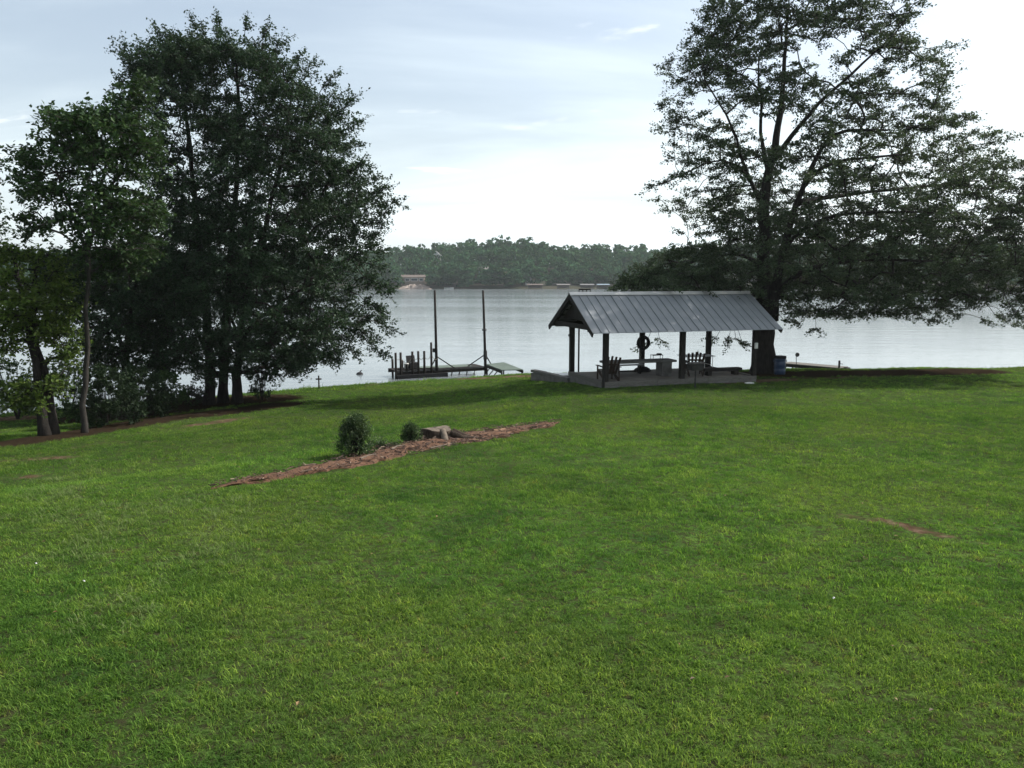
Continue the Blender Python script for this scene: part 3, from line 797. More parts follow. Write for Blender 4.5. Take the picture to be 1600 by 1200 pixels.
grow_tree('spreading_tree', rt_b, [
    ([(1193, 586, 0), (1195, 520, 0), (1194, 460, 0), (1192, 416, 0), (1194, 330, .1), (1199, 268, .2), (1207, 245, .2), (1213, 205, .4), (1220, 187, .5), (1224, 125, .6), (1226, 83, .7), (1232, 10, .8)], .66, .05),
    ([(1205, 500, 0), (1214, 440, -.3), (1222, 396, -.6), (1242, 325, -1.0), (1254, 292, -1.2), (1267, 267, -1.4), (1288, 217, -1.8), (1305, 204, -2.0), (1340, 203, -2.6), (1388, 204, -3.2)], .34, .05),
    ([(1200, 262, .2), (1192, 225, .6), (1188, 208, .8), (1190, 165, 1.1), (1186, 90, 1.4)], .15, .04),
    ([(1210, 248, .2), (1240, 208, -.3), (1272, 167, -.8), (1326, 121, -1.4), (1372, 79, -1.8), (1418, 29, -2.2)], .17, .03),
    ([(1256, 290, -1.2), (1285, 258, -2.2), (1313, 250, -2.8), (1363, 246, -3.6), (1420, 240, -4)], .14, .04),
    ([(1245, 318, -1), (1270, 311, 0), (1297, 308, .8), (1355, 300, 2), (1440, 292, 3), (1530, 282, 3.5)], .17, .04),
    ([(1192, 320, 0), (1174, 285, -.7), (1166, 268, -1), (1159, 242, -1.4), (1148, 210, -1.7), (1141, 187, -1.9), (1100, 125, -2.4)], .14, .03),
    ([(1172, 282, -.8), (1150, 254, -1), (1117, 246, -1.2), (1085, 262, -1.3), (1063, 279, -1.2), (1024, 291, -1)], .085, .02),
    ([(1196, 420, 0), (1160, 395, 1.5), (1110, 400, 2.2), (1050, 418, 2.5), (990, 440, 2.4)], .15, .03),
    ([(1208, 470, 0), (1250, 425, 1), (1330, 400, 2), (1430, 395, 2.5), (1540, 400, 3)], .22, .04),
    ([(1208, 465, 0), (1240, 430, -1.5), (1300, 410, -3), (1380, 405, -3.8), (1480, 410, -4)], .19, .04),
    ([(1222, 392, -.6), (1250, 360, -2), (1300, 335, -3.4), (1400, 330, -4.2), (1500, 335, -4.4)], .14, .03)],
    np.concatenate([crown_points(rt_prof, 41, 1550, (.6, 6.0), .44, 2.4, .40, 9, .25, rt_ext),
        crown_points([(330, 1090, 1665), (380, 1075, 1670), (410, 1040, 1670), (435, 985, 1665), (455, 985, 1650), (472, 1195, 1610)], 41, 620, (.6, 5.5), .36, 2.0, .42, 29, .3),
        crown_points([(384, 1075, 1120), (405, 1020, 1130), (425, 985, 1130), (446, 962, 1130), (452, 975, 1100)], 42.5, 85, (.7, 3.0), .46, 2.6, .75, 39, .35)]), 41, L_right, M_bark,
    'wide spreading grey green tree with a thick trunk and open limbs behind the shelter', seed=8, twigs=6, lpt=20, lsize=(.09, .17), tpow=.5, spread=.85, flat=.26, droop=.12, trunk_sides=18, flare=1.22, min_h=3.2)

# lighter airy tree with a slim pale trunk
tb = np.array([*hit(131, 676)[:2], 0]); TBY = tb[1]; tb[2] = g1(*tb[:2])
grow_tree('slim_tree', tb, [
    ([(131, 684, 0), (133, 620, 0), (134, 560, 0), (137, 480, 0), (139, 400, .1), (150, 310, .2), (168, 240, .3)], .105, .03),
    ([(139, 400, .1), (110, 330, -.5), (85, 260, -.8)], .07, .02),
    ([(148, 320, .2), (195, 270, .4), (222, 220, .6), (226, 165, .7)], .06, .02)],
    crown_points([(140, 205, 228), (165, 180, 238), (182, 85, 236), (222, 72, 236), (262, 58, 236), (310, 56, 243), (350, 58, 248), (385, 90, 240), (425, 95, 190)], TBY, 270, (.8, 3.0), .50, 1.1, .75, 13, .3,
                 tip_chain([(75, 176, 0), (98, 182, .5), (130, 186, -.4), (160, 178, .3), (40, 228, .3), (52, 248, 0), (36, 272, 0), (46, 300, .4), (40, 340, .3), (48, 366, 0), (66, 352, .4), (190, 140, .5), (210, 128, .4), (230, 128, .7)], lambda x, y: (150, 290), 3, .25)),
    TBY, L_slim, M_bark_pale, 'airy light green tree with a slim pale grey trunk left of the oak', seed=14, twigs=6, lpt=11, lsize=(.11, .19), spread=.7, flat=.45, droop=.35, min_h=3.4)

# twin trunks at the left edge with yellow green leaves
tcb = np.array([*hit(78, 680)[:2], 0]); TCY = tcb[1]; tcb[2] = g1(*tcb[:2])
grow_tree('twin_trunk_tree', tcb, [
    ([(72, 688, 0), (62, 610, 0), (47, 540, .1), (36, 470, .2), (22, 400, .2)], .17, .05),
    ([(84, 686, .3), (77, 610, .3), (60, 552, .3), (48, 500, .5), (55, 430, .7), (60, 390, .8)], .17, .05)],
    crown_points([(385, -20, 80), (420, -70, 100), (480, -70, 105), (530, -70, 110), (570, -50, 105), (610, 0, 95), (632, 15, 70)], TCY, 250, (.8, 3.0), .44, 1.3, .6, 17, .3),
    TCY, L_yellow, M_bark, 'low leafy tree with two leaning dark trunks at the left edge', seed=18, twigs=6, lpt=11, lsize=(.10, .17), spread=.6, flat=.4, droop=.2, min_h=1.6)

# dark forked tree between the slim tree and the oak
tdb = np.array([*on_ground(192, 36.0)]); TDY = 36.0
grow_tree('forked_tree', tdb, [
    ([(193, 640, 0), (194, 570, 0), (198, 540, 0), (205, 490, 0), (214, 440, .1), (222, 400, .1)], .21, .05),
    ([(196, 555, 0), (184, 520, -.3), (172, 490, -.5), (160, 455, -.7)], .12, .04)],
    crown_points([(392, 75, 260), (430, 70, 300), (480, 85, 310), (520, 105, 300), (552, 140, 290), (580, 160, 270)], TDY, 520, (.7, 3.4), .36, 1.3, .5, 21, .3),
    TDY, L_dark, M_bark, 'dark shaded tree with a forked trunk between the slim tree and the oak', seed=22, twigs=6, lpt=12, lsize=(.11, .18), spread=.7, flat=.4, droop=.15, min_h=1.4)

# tree mostly outside the left edge
teb = np.array([*on_ground(-75, 27.0)])
grow_tree('edge_tree', teb, [([(-75, 720, 0), (-72, 560, 0), (-68, 420, 0), (-66, 300, 0), (-60, 230, 0)], .2, .05)],
    crown_points([(228, -140, -50), (262, -160, -30), (320, -180, -28), (375, -175, -28), (430, -160, -35)], 27.0, 130, (.8, 3.0), .42, 1.2, .6, 25, .3, [(0, 256, 0), (-12, 330, 0), (2, 352, .3), (-8, 370, 0)]),
    27.0, L_oak, M_bark, 'tree whose leaves reach in at the left edge of the view', seed=26, twigs=5, lpt=11, lsize=(.09, .15), spread=.5, flat=.4, droop=.1, min_h=3)

# ------------------------------------------------------------------ shrubs and saplings
def shrub(name, px, row, w, h, leaf, label, n=60, Y=None, lsize=(.06, .11), seed=1, twigs=5, lpt=10, cat='shrub', gate=.3, group=None):
    b = hit(px, row) if Y is None else on_ground(px, Y); b = np.array(b); Yb = b[1]; b[2] = g1(*b[:2])
    r = np.random.default_rng(seed); pts = []
    while len(pts) < n:
        a, q, t = r.uniform(-1, 1), r.uniform(-1, 1), r.uniform(.05, 1)
        if a * a + q * q > 1: continue
        wd = w / 2 * (math.sin(math.pi * min(1, .18 + .80 * t)) ** .6)
        p = b + np.array([a * wd, q * wd * .9, t * h * .92])
        if fbm(np.array([p[0] * 2.2]), np.array([p[1] * 2.2]), np.array([p[2] * 2.2]), 2, seed)[0] < gate: continue
        pts.append(p)
    root = empty(name, b, 0, label, cat, group)
    mb = MB(); lv, ln, ls = [], [], []
    for k in range(5):
        a = r.uniform(0, 6.28); mb.tube([(0, 0, -.05), (math.cos(a) * w * .12, math.sin(a) * w * .12, h * .35), (math.cos(a) * w * .25, math.sin(a) * w * .25, h * .75)], [.018 * h + .006, .012, .006], 5)
    for p in pts:
        d = p - b; mb.tube([tuple(d * np.array([.45, .45, .35])), tuple(d)], [.008, .004], 3, False)
        for k in range(twigs):
            dr = d / (np.linalg.norm(d) + 1e-6) * .6 + r.normal(0, .6, 3); dr[2] += .25; dr /= np.linalg.norm(dr)
            L = min(.32, .28 * max(w, h)) * r.uniform(.5, 1.1); u = r.uniform(.1, 1.05, lpt)
            lv.append(d + dr * L * u[:, None] + r.normal(0, .02, (lpt, 3))); ln.append(r.normal(0, .6, (lpt, 3)) + np.array([0, 0, .5])); ls.append(r.uniform(*lsize, lpt))
    mb.build('stems', M_bark, root)
    Vl, Fl = leaf_quads(np.concatenate(lv), np.concatenate(ln), np.concatenate(ls), .5, r)
    Vl[:, 2] = np.maximum(Vl[:, 2], .01)
    link('foliage', np_mesh('foliage', Vl, Fl, leaf), root)
    return root
shrub('bush', 558, 713, .66, .86, L_bush, 'dark rounded bush alone at the left part of the soil strip', 130, None, (.035, .065), 31, 6, 11, 'bush')
shrub('stump_shrub', 641, 693, .48, .46, L_bush, 'small dark bush growing against the left side of the tree stump', 70, None, (.03, .055), 32, 5, 10, 'bush')
shrub('stump_shade_clump', 612, 701, .75, .15, L_bush, 'low dark leafy clump standing in for the shade left of the stump', 40, None, (.025, .05), 33, 5, 9, 'plant')  # dark leaves shaped to imitate the shadow beside the stump
shrub('shore_shrub', 168, 664, 2.6, 2.1, L_dark, 'large dark shrub on the bank beneath the forked tree', 150, None, (.08, .14), 34, 6, 11)
shrub('shore_shrub', 222, 652, 2.3, 2.0, L_dark, 'dark shrub in the shade just left of the pale green bank shrub', 120, None, (.08, .14), 35, 6, 11)
shrub('shore_shrub', 258, 646, 1.9, 1.7, L_bright, 'pale green shrub on the bank left of the bent log', 100, None, (.07, .12), 36, 6, 10)
shrub('shore_sapling', 410, 625, 1.4, 2.3, L_oak, 'thin leafy sapling just right of the oak trunks', 60, None, (.07, .12), 37, 5, 10, 'sapling', .45)
shrub('shore_sapling', 28, 655, 2.2, 2.5, L_bright, 'leafy sapling hanging over the water left of the twin trunks', 60, None, (.07, .13), 38, 5, 9, 'sapling', .48)
shrub('shore_sapling', 108, 660, 2.0, 2.6, L_bright, 'leafy sapling between the twin trunks and the slim pale trunk', 75, None, (.07, .13), 39, 5, 10, 'sapling', .45)
shrub('shore_shrub', 300, 634, 1.6, .8, L_dark, 'low dark scrub at the foot of the oak beside the bent log', 60, None, (.06, .1), 40, 5, 10)

# ------------------------------------------------------------------ the wood across the lake
def far_crown(r, Rw, H, n, card, low=.25):
    """cards lying on a handful of leafy lobes"""
    k = r.integers(7, 11); lob = []
    for q in range(k):
        t = r.uniform(low, .95); a = r.uniform(0, 6.283); rr = Rw * .62 * math.sin(math.pi * min(.92, t * .8 + .12)) * r.uniform(.4, 1)
        lob.append((rr * math.cos(a), rr * math.sin(a), H * t, Rw * r.uniform(.34, .55)))
    lob = np.array(lob); j = r.integers(0, k, n)
    d = r.normal(size=(n, 3)); d[:, 2] = np.abs(d[:, 2]) * .9 - .25; d /= np.linalg.norm(d, axis=1, keepdims=True)
    C = lob[j, :3] + d * lob[j, 3:4] * np.array([1, 1, .8]) * r.uniform(.8, 1.08, (n, 1)); C[:, 2] = np.maximum(C[:, 2], .4)
    return leaf_quads(C, d + r.normal(0, .45, (n, 3)), card * r.uniform(.7, 1.35, n), .8, r)
WV, WF, off = [], [], 0
protos = []
r = np.random.default_rng(77)
for k in range(14): protos.append(far_crown(r, r.uniform(3.0, 5.2), r.uniform(8.0, 13.0), 150, 1.35))
cnt = 0
while cnt < 2000:
    X = r.uniform(-400, 400); d = 6 + 100 * r.uniform() ** 1.0; Y = far_y(X) + d
    px = 800 + FPX * X / Y * .99
    if not (-150 < px < 1750) and r.uniform() > .35: continue
    z = float(hill_z(np.array([X]), np.array([Y]))[0])
    if any(abs(X - hx_) < hw and abs(Y - hy_) < hd for hx_, hy_, hw, hd in ((-50, 404, 8, 8), (-11.5, 415, 7, 10), (26, 399, 5, 5), (33, 399, 5, 5), (10, 399, 5, 5), (43, 399, 5, 5))): continue
    V, F = protos[r.integers(0, len(protos))]; a = r.uniform(0, 6.283); s = r.uniform(.85, 1.15)
    q = V * np.array([s, s, s * r.uniform(.95, 1.08)]); ca, sa = math.cos(a), math.sin(a)
    WV.append(np.stack([q[:, 0] * ca - q[:, 1] * sa + X, q[:, 0] * sa + q[:, 1] * ca + Y, q[:, 2] + z - .6], -1)); WF.append(F + off); off += len(V); cnt += 1
tag(link('far_wood', np_mesh('far_wood', np.concatenate(WV), np.concatenate(WF), L_far)), kind='stuff')
del WV, WF
# the front row along the far shore: single trees
shore_me = []
for k in range(7):
    r2 = np.random.default_rng(399 if k == 2 else 300 + k); V, F = far_crown(r2, r2.uniform(3.4, 4.4), r2.uniform(8.5, 11), 420, 1.05)
    shore_me.append(np_mesh('shore_tree', V, F, L_far))
FRONT = []
for k, px in enumerate(np.concatenate([np.arange(566, 1100, 11.0), np.arange(1420, 1640, 17.0), np.arange(-10, 120, 24.0)])):
    px = px + r.uniform(-5, 5)
    if 626 < px < 668: continue
    X = (px - 800) / FPX * 400; dd = r.uniform(1.0, 5)
    if 815 < px < 955: dd = r.uniform(6, 10)
    Y = float(far_y(X)) + dd
    o = link('shore_tree', shore_me[k % 5], None, (X, Y, float(hill_z(np.array([X]), np.array([Y]))[0]) - 1.7), (0, 0, r.uniform(0, 6.28)))
    s = r.uniform(.65, 1.15); o.scale = (s * r.uniform(.95, 1.3), s * 1.1, s * r.uniform(.8, 1.1))
    FRONT.append((px, o))

ORD = 'first second third fourth fifth sixth seventh eighth ninth tenth eleventh twelfth thirteenth fourteenth fifteenth sixteenth'.split()
MARKS = [(-99, 'counted from the left edge'), (500, 'right of the big oak'), (646, 'right of the tan lake house'), (762, 'right of the blue grey house'), (826, 'right of the tiny white cottage'), (880, 'right of the dark roofed boathouse'),
         (917, 'right of the flat white boathouse roof'), (942, 'right of the last boathouse'), (1300, 'seen below the crown at the right edge')]
seen = {}
for px, o in sorted(FRONT, key=lambda q: q[0]):
    mk = [m_ for m_ in MARKS if m_[0] <= px][-1]; seen[mk] = seen.get(mk, -1) + 1
    tag(o, '%s rounded green far shore tree %s' % (ORD[seen[mk]], mk[1]), 'tree', 'trees along the far shore')
M_brick = weathered('tan_wall', (.16, .13, .105), (.24, .20, .165), .85, 2)
M_bluewall = weathered('blue_grey_wall', (.13, .17, .20), (.19, .235, .27), .7, 2)
M_whitewall = weathered('white_wall', (.34, .34, .33), (.46, .46, .44), .6, 2)
M_roofgrey = weathered('grey_shingle', (.10, .095, .09), (.18, .17, .16), .9, 3)
M_rooftan = weathered('tan_roof', (.085, .07, .06), (.14, .115, .10), .9, 3)
M_pale_roof = weathered('pale_sheet_roof', (.11, .11, .11), (.17, .17, .165), .7, 2)
M_glass = weathered('dark_window', (.012, .016, .02), (.025, .03, .036), .12, 2)
def house(name, px, row, Y, w, d, h, rise, mw, mr, label, cat='house', wins=(), gable=False, open_front=False, rz=0.0):
    """base at (px,row) at distance Y; ridge along x, or towards us with gable=True"""
    b = at(px, row, Y); root = empty(name, b, rz, label, cat)
    if open_front:
        for sx in (-1, 1):
            for sy in (-1, 1): MB().box((sx * (w / 2 - .15), sy * (d / 2 - .15), h / 2 - .6), (.25, .25, h + 1.2)).build('post', mw, root)
        MB().box((0, d / 2 - .2, h * .55), (w - .4, .12, h * .75)).build('back_wall', mw, root)
        MB().box((0, 0, .25), (w, d, .2)).build('deck', M_grey_wood, root)
    else:
        MB().box((0, 0, h / 2 - 1.0), (w, d, h + 2.0)).build('wall', mw, root)
    m = MB(); e = .5
    if gable:
        V = [(-w / 2 - e, -d / 2 - e, h), (0, -d / 2 - e, h + rise), (w / 2 + e, -d / 2 - e, h)]
        V += [(x, d / 2 + e, z) for x, y, z in V]
        m.add(V, [(0, 1, 4, 3), (1, 2, 5, 4), (0, 3, 5, 2), (0, 2, 1), (3, 4, 5)])
    else:
        V = [(-w / 2 - e, -d / 2 - e, h), (-w / 2 - e, 0, h + rise), (-w / 2 - e, d / 2 + e, h)]
        V += [(-x, y, z) for x, y, z in V]
        m.add(V, [(0, 1, 4, 3), (1, 2, 5, 4), (0, 3, 5, 2), (0, 2, 1), (3, 4, 5)])
    m.build('roof', mr, root)
    for (x, z, ww, wh) in wins:
        f = MB().box((x, -d / 2 - .05, z), (ww + .5, .12, wh + .5)).build('window', M_whitewall, root)
        MB().box((x, -d / 2 - .13, z), (ww, .06, wh)).build('pane', M_glass, f)
    return root
house('brick_house', 646, 441, 404, 11.0, 7, 2.5, 1.2, M_brick, M_rooftan, 'low tan lake house with wide white framed windows above the pale rock bank', wins=[(-2.6, 1.3, 1.8, 1.1), (.9, 1.3, 3.0, 1.0), (4.3, 1.3, 1.6, 1.0)])
house('gabled_house', 682, 408, 452, 4.6, 6, 3.0, 2.6, M_whitewall, M_whitewall, 'small white steep gable showing among the trees high on the far hill', gable=True, wins=[(0, 1.2, .8, 1.2)])
house('blue_house', 762, 432, 412, 9.0, 7, 3.3, 1.6, M_bluewall, M_roofgrey, 'blue grey house with a white framed window half hidden by trees', wins=[(-2.9, 1.9, .8, 1.4), (1.9, 1.8, 2.0, 2.0)])
house('white_cottage', 826, 443, 404, 3.2, 4, 2.4, 1.2, M_whitewall, M_roofgrey, 'tiny white cottage just above the leftmost boathouse', gable=True, wins=[(0, 1.2, .8, .9)])
for k, (px, w, mr, lb) in enumerate([(836, 7.0, M_rooftan, 'boathouse with a tan roof below the tiny white cottage'), (880, 5.6, M_roofgrey, 'small boathouse with a dark roof and white posts beside it'),
                                     (917, 5.8, M_pale_roof, 'boathouse with a flat white roof on the far shore'), (942, 5.2, M_bluewall, 'boathouse with a blue grey roof at the right end of the row')]):
    house('boathouse', px, 450.6, 392.0, w, 5, 1.7, .5, M_grey_wood, mr, lb, 'boathouse', open_front=True)['group'] = 'boathouses on the far shore'
# rock bank and boat on the far shore
def rock_mound(name, px, w, d, h, label, seed):
    b = at(px, 451.5, 396); b[2] = -.3
    nu, nv = 40, 18; V = []
    for j in range(nv):
        for i in range(nu):
            u, v = i / (nu - 1) * 2 - 1, j / (nv - 1) * 2 - 1
            e = max(0, 1 - u * u) ** .7 * max(0, 1 - v * v) ** .5
            V.append((u * w / 2, v * d / 2, e * h * (.45 + 1.1 * float(fbm(np.array([u * w * .5]), np.array([v * d * .5]), 0, 4, seed)[0])) - .3))
    i = (np.arange(nv - 1)[:, None] * nu + np.arange(nu - 1)[None]).ravel()
    o = link(name, np_mesh(name, np.array(V), np.stack([i, i + 1, i + nu + 1, i + nu], -1), M_rock, False), None, b)
    return tag(o, label, 'rock bank')
rock_mound('rock_bank', 650, 18, 12, 2.5, 'pale pinkish rock bank at the waterline below the tan house', 5)
rock_mound('rock_bank', 725, 9, 6, .9, 'thin low strip of pale rocks on the far waterline', 6)
bt = empty('motor_boat', (at(701, 450.6, 392)[0], 392, 0.05), 0, 'tiny white boat moored on the far shore beside the low rocks', 'boat')
m = MB(); prof = [(-2.2, .55), (-1.2, .85), (.6, .9), (1.8, .6), (2.6, .05)]
V = [(x, -y, .65 + .1 * (x > 1)) for x, y in prof] + [(x, y, .65 + .1 * (x > 1)) for x, y in prof] + [(x * .92, -y * .6, -.1) for x, y in prof] + [(x * .92, y * .6, -.1) for x, y in prof]
F = []
for k in range(4): F += [(k, k + 1, 10 + k + 1, 10 + k), (5 + k + 1, 5 + k, 15 + k, 15 + k + 1), (k + 1, k, 5 + k, 5 + k + 1), (10 + k, 10 + k + 1, 15 + k + 1, 15 + k)]
F += [(0, 10, 15, 5)]
m.add(V, F).build('hull', M_whitewall, bt)
MB().box((.3, 0, .95), (.9, 1.0, .5), bev=.1).build('windscreen', M_glass, bt)

# ------------------------------------------------------------------ the shelter
TH = R(17); LEN, WID = 7.31, 3.94
PX0, PY0 = 3.99, 34.0
SLAB = 2.13
SH = empty('picnic_shelter', (PX0, PY0, 0), TH, 'open timber picnic shelter with a grey standing seam metal roof on a low walled slab', 'shelter')
def sh_world(x, y, z=SLAB):
    return (PX0 + x * math.cos(TH) - y * math.sin(TH), PY0 + x * math.sin(TH) + y * math.cos(TH), z)
OV, OE, RZ, EZ = .92, .72, 5.87, 4.33
MB().box((LEN / 2, WID / 2 + .05, SLAB - .35), (LEN - .1, WID - .2, .70)).build('slab', M_slab, SH)
def zg(x, y): p = sh_world(x, y); return g1(p[0], p[1])
# low wall of two courses round the near, left and right sides
for nm, a, b in (('near', (-.08, -.06), (LEN + .08, -.06)), ('left', (-.06, .06), (-.06, WID + .05)), ('right', (LEN + .06, .06), (LEN + .06, WID + .05))):
    a, b = Vector((*a, 0)), Vector((*b, 0)); n = 3 if nm == 'near' else 2
    for k in range(n):
        p, q = a.lerp(b, k / n + .0015), a.lerp(b, (k + 1) / n - .0015)
        MB().beam(p + Vector((0, 0, SLAB - .04)), q + Vector((0, 0, SLAB - .04)), .20, .17).build('wall_beam', M_grey_wood, SH)
        MB().beam(p + Vector((0, 0, SLAB - .38)), q + Vector((0, 0, SLAB - .38)), .17, .50).build('wall_block', M_concrete, SH)
for j, y in enumerate((-.02, WID)):
    for i in range(3):
        x = LEN * i / 2
        w = .21 if i < 2 or j else .18
        MB().box((x, y, (zg(x, y) - .2 + 4.5) / 2), (w, w, 4.5 - zg(x, y) + .2), bev=.015).build('post', M_dark_wood, SH)
yc = WID / 2
slope = (RZ - EZ) / (yc + OE)
under = -.16
def rz_(y): return RZ - abs(y - yc) * slope
for y in (0, WID): MB().beam((-OV + .1, y, 4.44), (LEN + OV - .1, y, 4.44), .14, .24).build('eave_beam', M_dark_wood, SH)
MB().beam((-OV + .1, yc, RZ - .26), (LEN + OV - .1, yc, RZ - .26), .08, .2).build('ridge_beam', M_dark_wood, SH)
for i in range(9):
    x = -OV + .12 + (LEN + 2 * OV - .24) * i / 8
    for s in (-1, 1):
        ye = yc + s * (yc + OE - .40)
        MB().beam((x, yc + s * .05, RZ - .22), (x, ye, rz_(ye) - .15), .06, .11).build('rafter', M_dark_wood, SH)
    if i in (0, 4, 8): MB().beam((x, -.06, 4.50), (x, WID + .06, 4.50), .08, .2).build('tie_beam', M_dark_wood, SH)
for s in (-1, 1):
    for k in range(6):
        y = yc + s * (.25 + k * (yc + OE - .35) / 5)
        MB().beam((-OV + .04, y, rz_(y) - .055), (LEN + OV - .04, y, rz_(y) - .055), .09, .045).build('purlin', M_dark_wood, SH)
for x in (-OV + .02, LEN + OV - .02):
    for s in (-1, 1):
        ye = yc + s * (yc + OE)
        MB().beam((x, yc, RZ - .10), (x, ye, EZ - .10), .05, .2).build('barge_board', M_dark_wood, SH)
# dark boarding that closes the upper gable
for x in (-OV + .30, LEN + OV - .30):
    for k in range(7):
        y0, y1 = yc - 1.5 + k * 3.0 / 7, yc - 1.5 + (k + 1) * 3.0 / 7 - .015
        t0, t1 = rz_(y0) - .24, rz_(y1) - .24
        V = [(x + dx, y, z) for dx in (0, .025) for y, z in ((y0, 4.73), (y1, 4.73), (y1, t1), (y0, t0))]
        MB().add(V, [(3, 2, 1, 0), (4, 5, 6, 7)] + [(i, (i + 1) % 4, 4 + (i + 1) % 4, 4 + i) for i in range(4)]).build('gable_board', M_dark_wood, SH)
NP = 24; PW = (LEN + 2 * OV) / NP
def panel_mesh(s, rib):
    """one pan of standing seam roofing from ridge to eave with its raised seam"""
    L = yc + OE + .03
    ps = [(0, .02), (0, .02 + rib), (.022, .02 + rib), (.022, .018), (PW * .5, .022), (PW - .002, .018)]
    V = []
    for t in (0, 1):
        for x, h in ps:
            y = s * (.02 + L * t); V.append((x, yc + y, RZ - abs(y) * slope + h))
    for t in (0, 1):
        y = s * (.02 + L * t)
        V += [(0, yc + y, RZ - abs(y) * slope), (PW - .002, yc + y, RZ - abs(y) * slope)]
    F = [(i, i + 1, 6 + i + 1, 6 + i) for i in range(5)]
    F += [(12, 13, 15, 14), (0, 6, 14, 12), (5, 11, 15, 13), (0, 1, 2, 3, 4, 5, 13, 12), (6, 7, 8, 9, 10, 11, 15, 14)]
    if s > 0: F = [f[::-1] for f in F]
    return MB().add(V, F).mesh('roof_panel', M_metal_roof)
pm = {(s, b): panel_mesh(s, .055 if b else .032) for s in (-1, 1) for b in (0, 1)}
for s in (-1, 1):
    for k in range(NP): link('roof_panel', pm[(s, k % 2)], SH, (-OV + k * PW, 0, random.uniform(-.004, .004)))
m = MB()
for s in (-1, 1):
    V = [(x, yc + s * y, RZ - y * slope + h) for x in (-OV - .02, LEN + OV + .02) for y, h in ((-.001 * s, .095), (.20, .082), (.20, .062), (-.001 * s, .072))]
    m.add(V, [(0, 1, 5, 4), (1, 2, 6, 5), (2, 3, 7, 6), (0, 3, 2, 1), (4, 5, 6, 7)])
m.build('ridge_cap', M_ridge, SH)
# side wall running back from the left rear corner, a kerb of its own
a, b = Vector(tuple(at(890, 594.5, 37.6))), Vector(tuple(at(833, 582.5, 40.6)))
kw = empty('low_kerb_wall', (a.x, a.y, 0), 0, 'low grey kerb wall running away from the left rear corner of the shelter', 'wall')
d = b - a
for k in range(3):
    p, q = d * (k / 3 + .003), d * ((k + 1) / 3 - .003)
    MB().beam((p.x, p.y, 1.83 + .02 * k), (q.x, q.y, 1.83 + .02 * k), .30, .12).build('cap_stone', M_concrete, kw)
    MB().beam((p.x, p.y, 1.48), (q.x, q.y, 1.48), .26, .575).build('block', M_concrete, kw)

# ------------------------------------------------------------------ furniture in and around the shelter
def make_chair(loc, rz, label):
    """broad slatted garden chair; faces +y, back at -y"""
    t = empty('garden_chair', loc, rz, label, 'chair', 'slatted garden chairs in the shelter')
    for k in range(5):
        a = (k - 2) * .055; x = (k - 2) * .118
        m = MB(); h = 1.0 - .03 * abs(k - 2)
        m.beam((x, -.20, .28), (x + a * .8, -.20 - .30, h), .084, .022, (0, 1, 0)); m.build('back_slat', M_chair_wood, t)
    MB().beam((-.32, -.385, .66), (.32, -.385, .66), .03, .07).build('back_rail', M_chair_wood, t)
    MB().beam((-.26, -.19, .33), (.26, -.19, .33), .03, .08).build('back_rail', M_chair_wood, t)
    for k in range(5): MB().box((0, -.12 + k * .115, .32 + k * .022), (.56, .095, .022)).build('seat_slat', M_chair_wood, t)
    for s in (-1, 1):
        MB().box((s * .30, .38, .275), (.035, .10, .55)).build('leg', M_chair_wood, t)
        MB().beam((s * .275, .40, .36), (s * .275, -.52, .03), .035, .12).build('leg', M_chair_wood, t)
        MB().box((s * .315, -.03, .565), (.13, .92, .024), bev=.008).build('armrest', M_chair_wood, t)
        MB().beam((s * .31, -.40, .05), (s * .31, -.40, .56), .035, .06).build('arm_post', M_chair_wood, t)
    t.scale = (1.12, 1.12, 1.12)
    return t
make_chair(sh_world(.44, .70), TH - .08, 'dark slatted garden chair behind the left front post of the shelter')
make_chair(sh_world(5.02, 1.30), TH - .35, 'dark slatted garden chair behind the grill, turned to the right')
# concrete table with block pedestals and benches
ct = empty('picnic_table', sh_world(2.30, 1.55), TH, 'long grey concrete picnic table on two block pedestals with low benches', 'table')
MB().box((0, 0, .70), (3.45, .85, .10), bev=.015).build('table_top', M_concrete, ct)
for s in (-1, 1):
    MB().box((s * 1.30, 0, .325), (.50, .60, .65), bev=.015).build('pedestal', M_concrete, ct)
bn = empty('bench', sh_world(2.1, 2.55), TH, 'pale plank bench behind the concrete picnic table', 'bench')
MB().box((0, 0, .42), (1.9, .30, .05), bev=.008).build('seat', M_plastic_grey, bn)
MB().box((0, 0, .13), (1.7, .05, .06)).build('stretcher', M_dark_wood, bn)
for s in (-1, 1): MB().box((s * .75, 0, .2), (.07, .26, .395)).build('leg', M_dark_wood, bn)
rk = empty('wire_rack', sh_world(3.25, 1.6, SLAB + .75), TH, 'small dark wire rack standing on the concrete table', 'rack')
for s in (-1, 1):
    for q in (-1, 1): MB().tube([(s * .24, q * .12, 0), (s * .24, q * .12, .20)], .014, 6).build('leg', M_iron, rk)
    MB().tube([(-.26, s * .12, .20), (.26, s * .12, .20)], .016, 6).build('rail', M_iron, rk)
m = MB()
for k in range(9): m.tube([(-.24 + k * .06, -.12, .205), (-.24 + k * .06, .12, .205)], .008, 5)
m.build('grate', M_iron, rk)
MB().box((.12, 0, .24), (.2, .16, .07), bev=.02).build('tray', M_iron, rk)
bg_ = empty('tarp_bundle', sh_world(3.35, 3.25), TH, 'low dark folded bundle on the slab behind the bench', 'bundle')
m = MB(); m.lathe([(.02, .02), (.42, .0), (.46, .06), (.38, .22), (.22, .36), (.05, .42)], 14); m.build('cloth', M_rubber, bg_, smooth=True)
bg_.scale = (1.0, .6, .62)
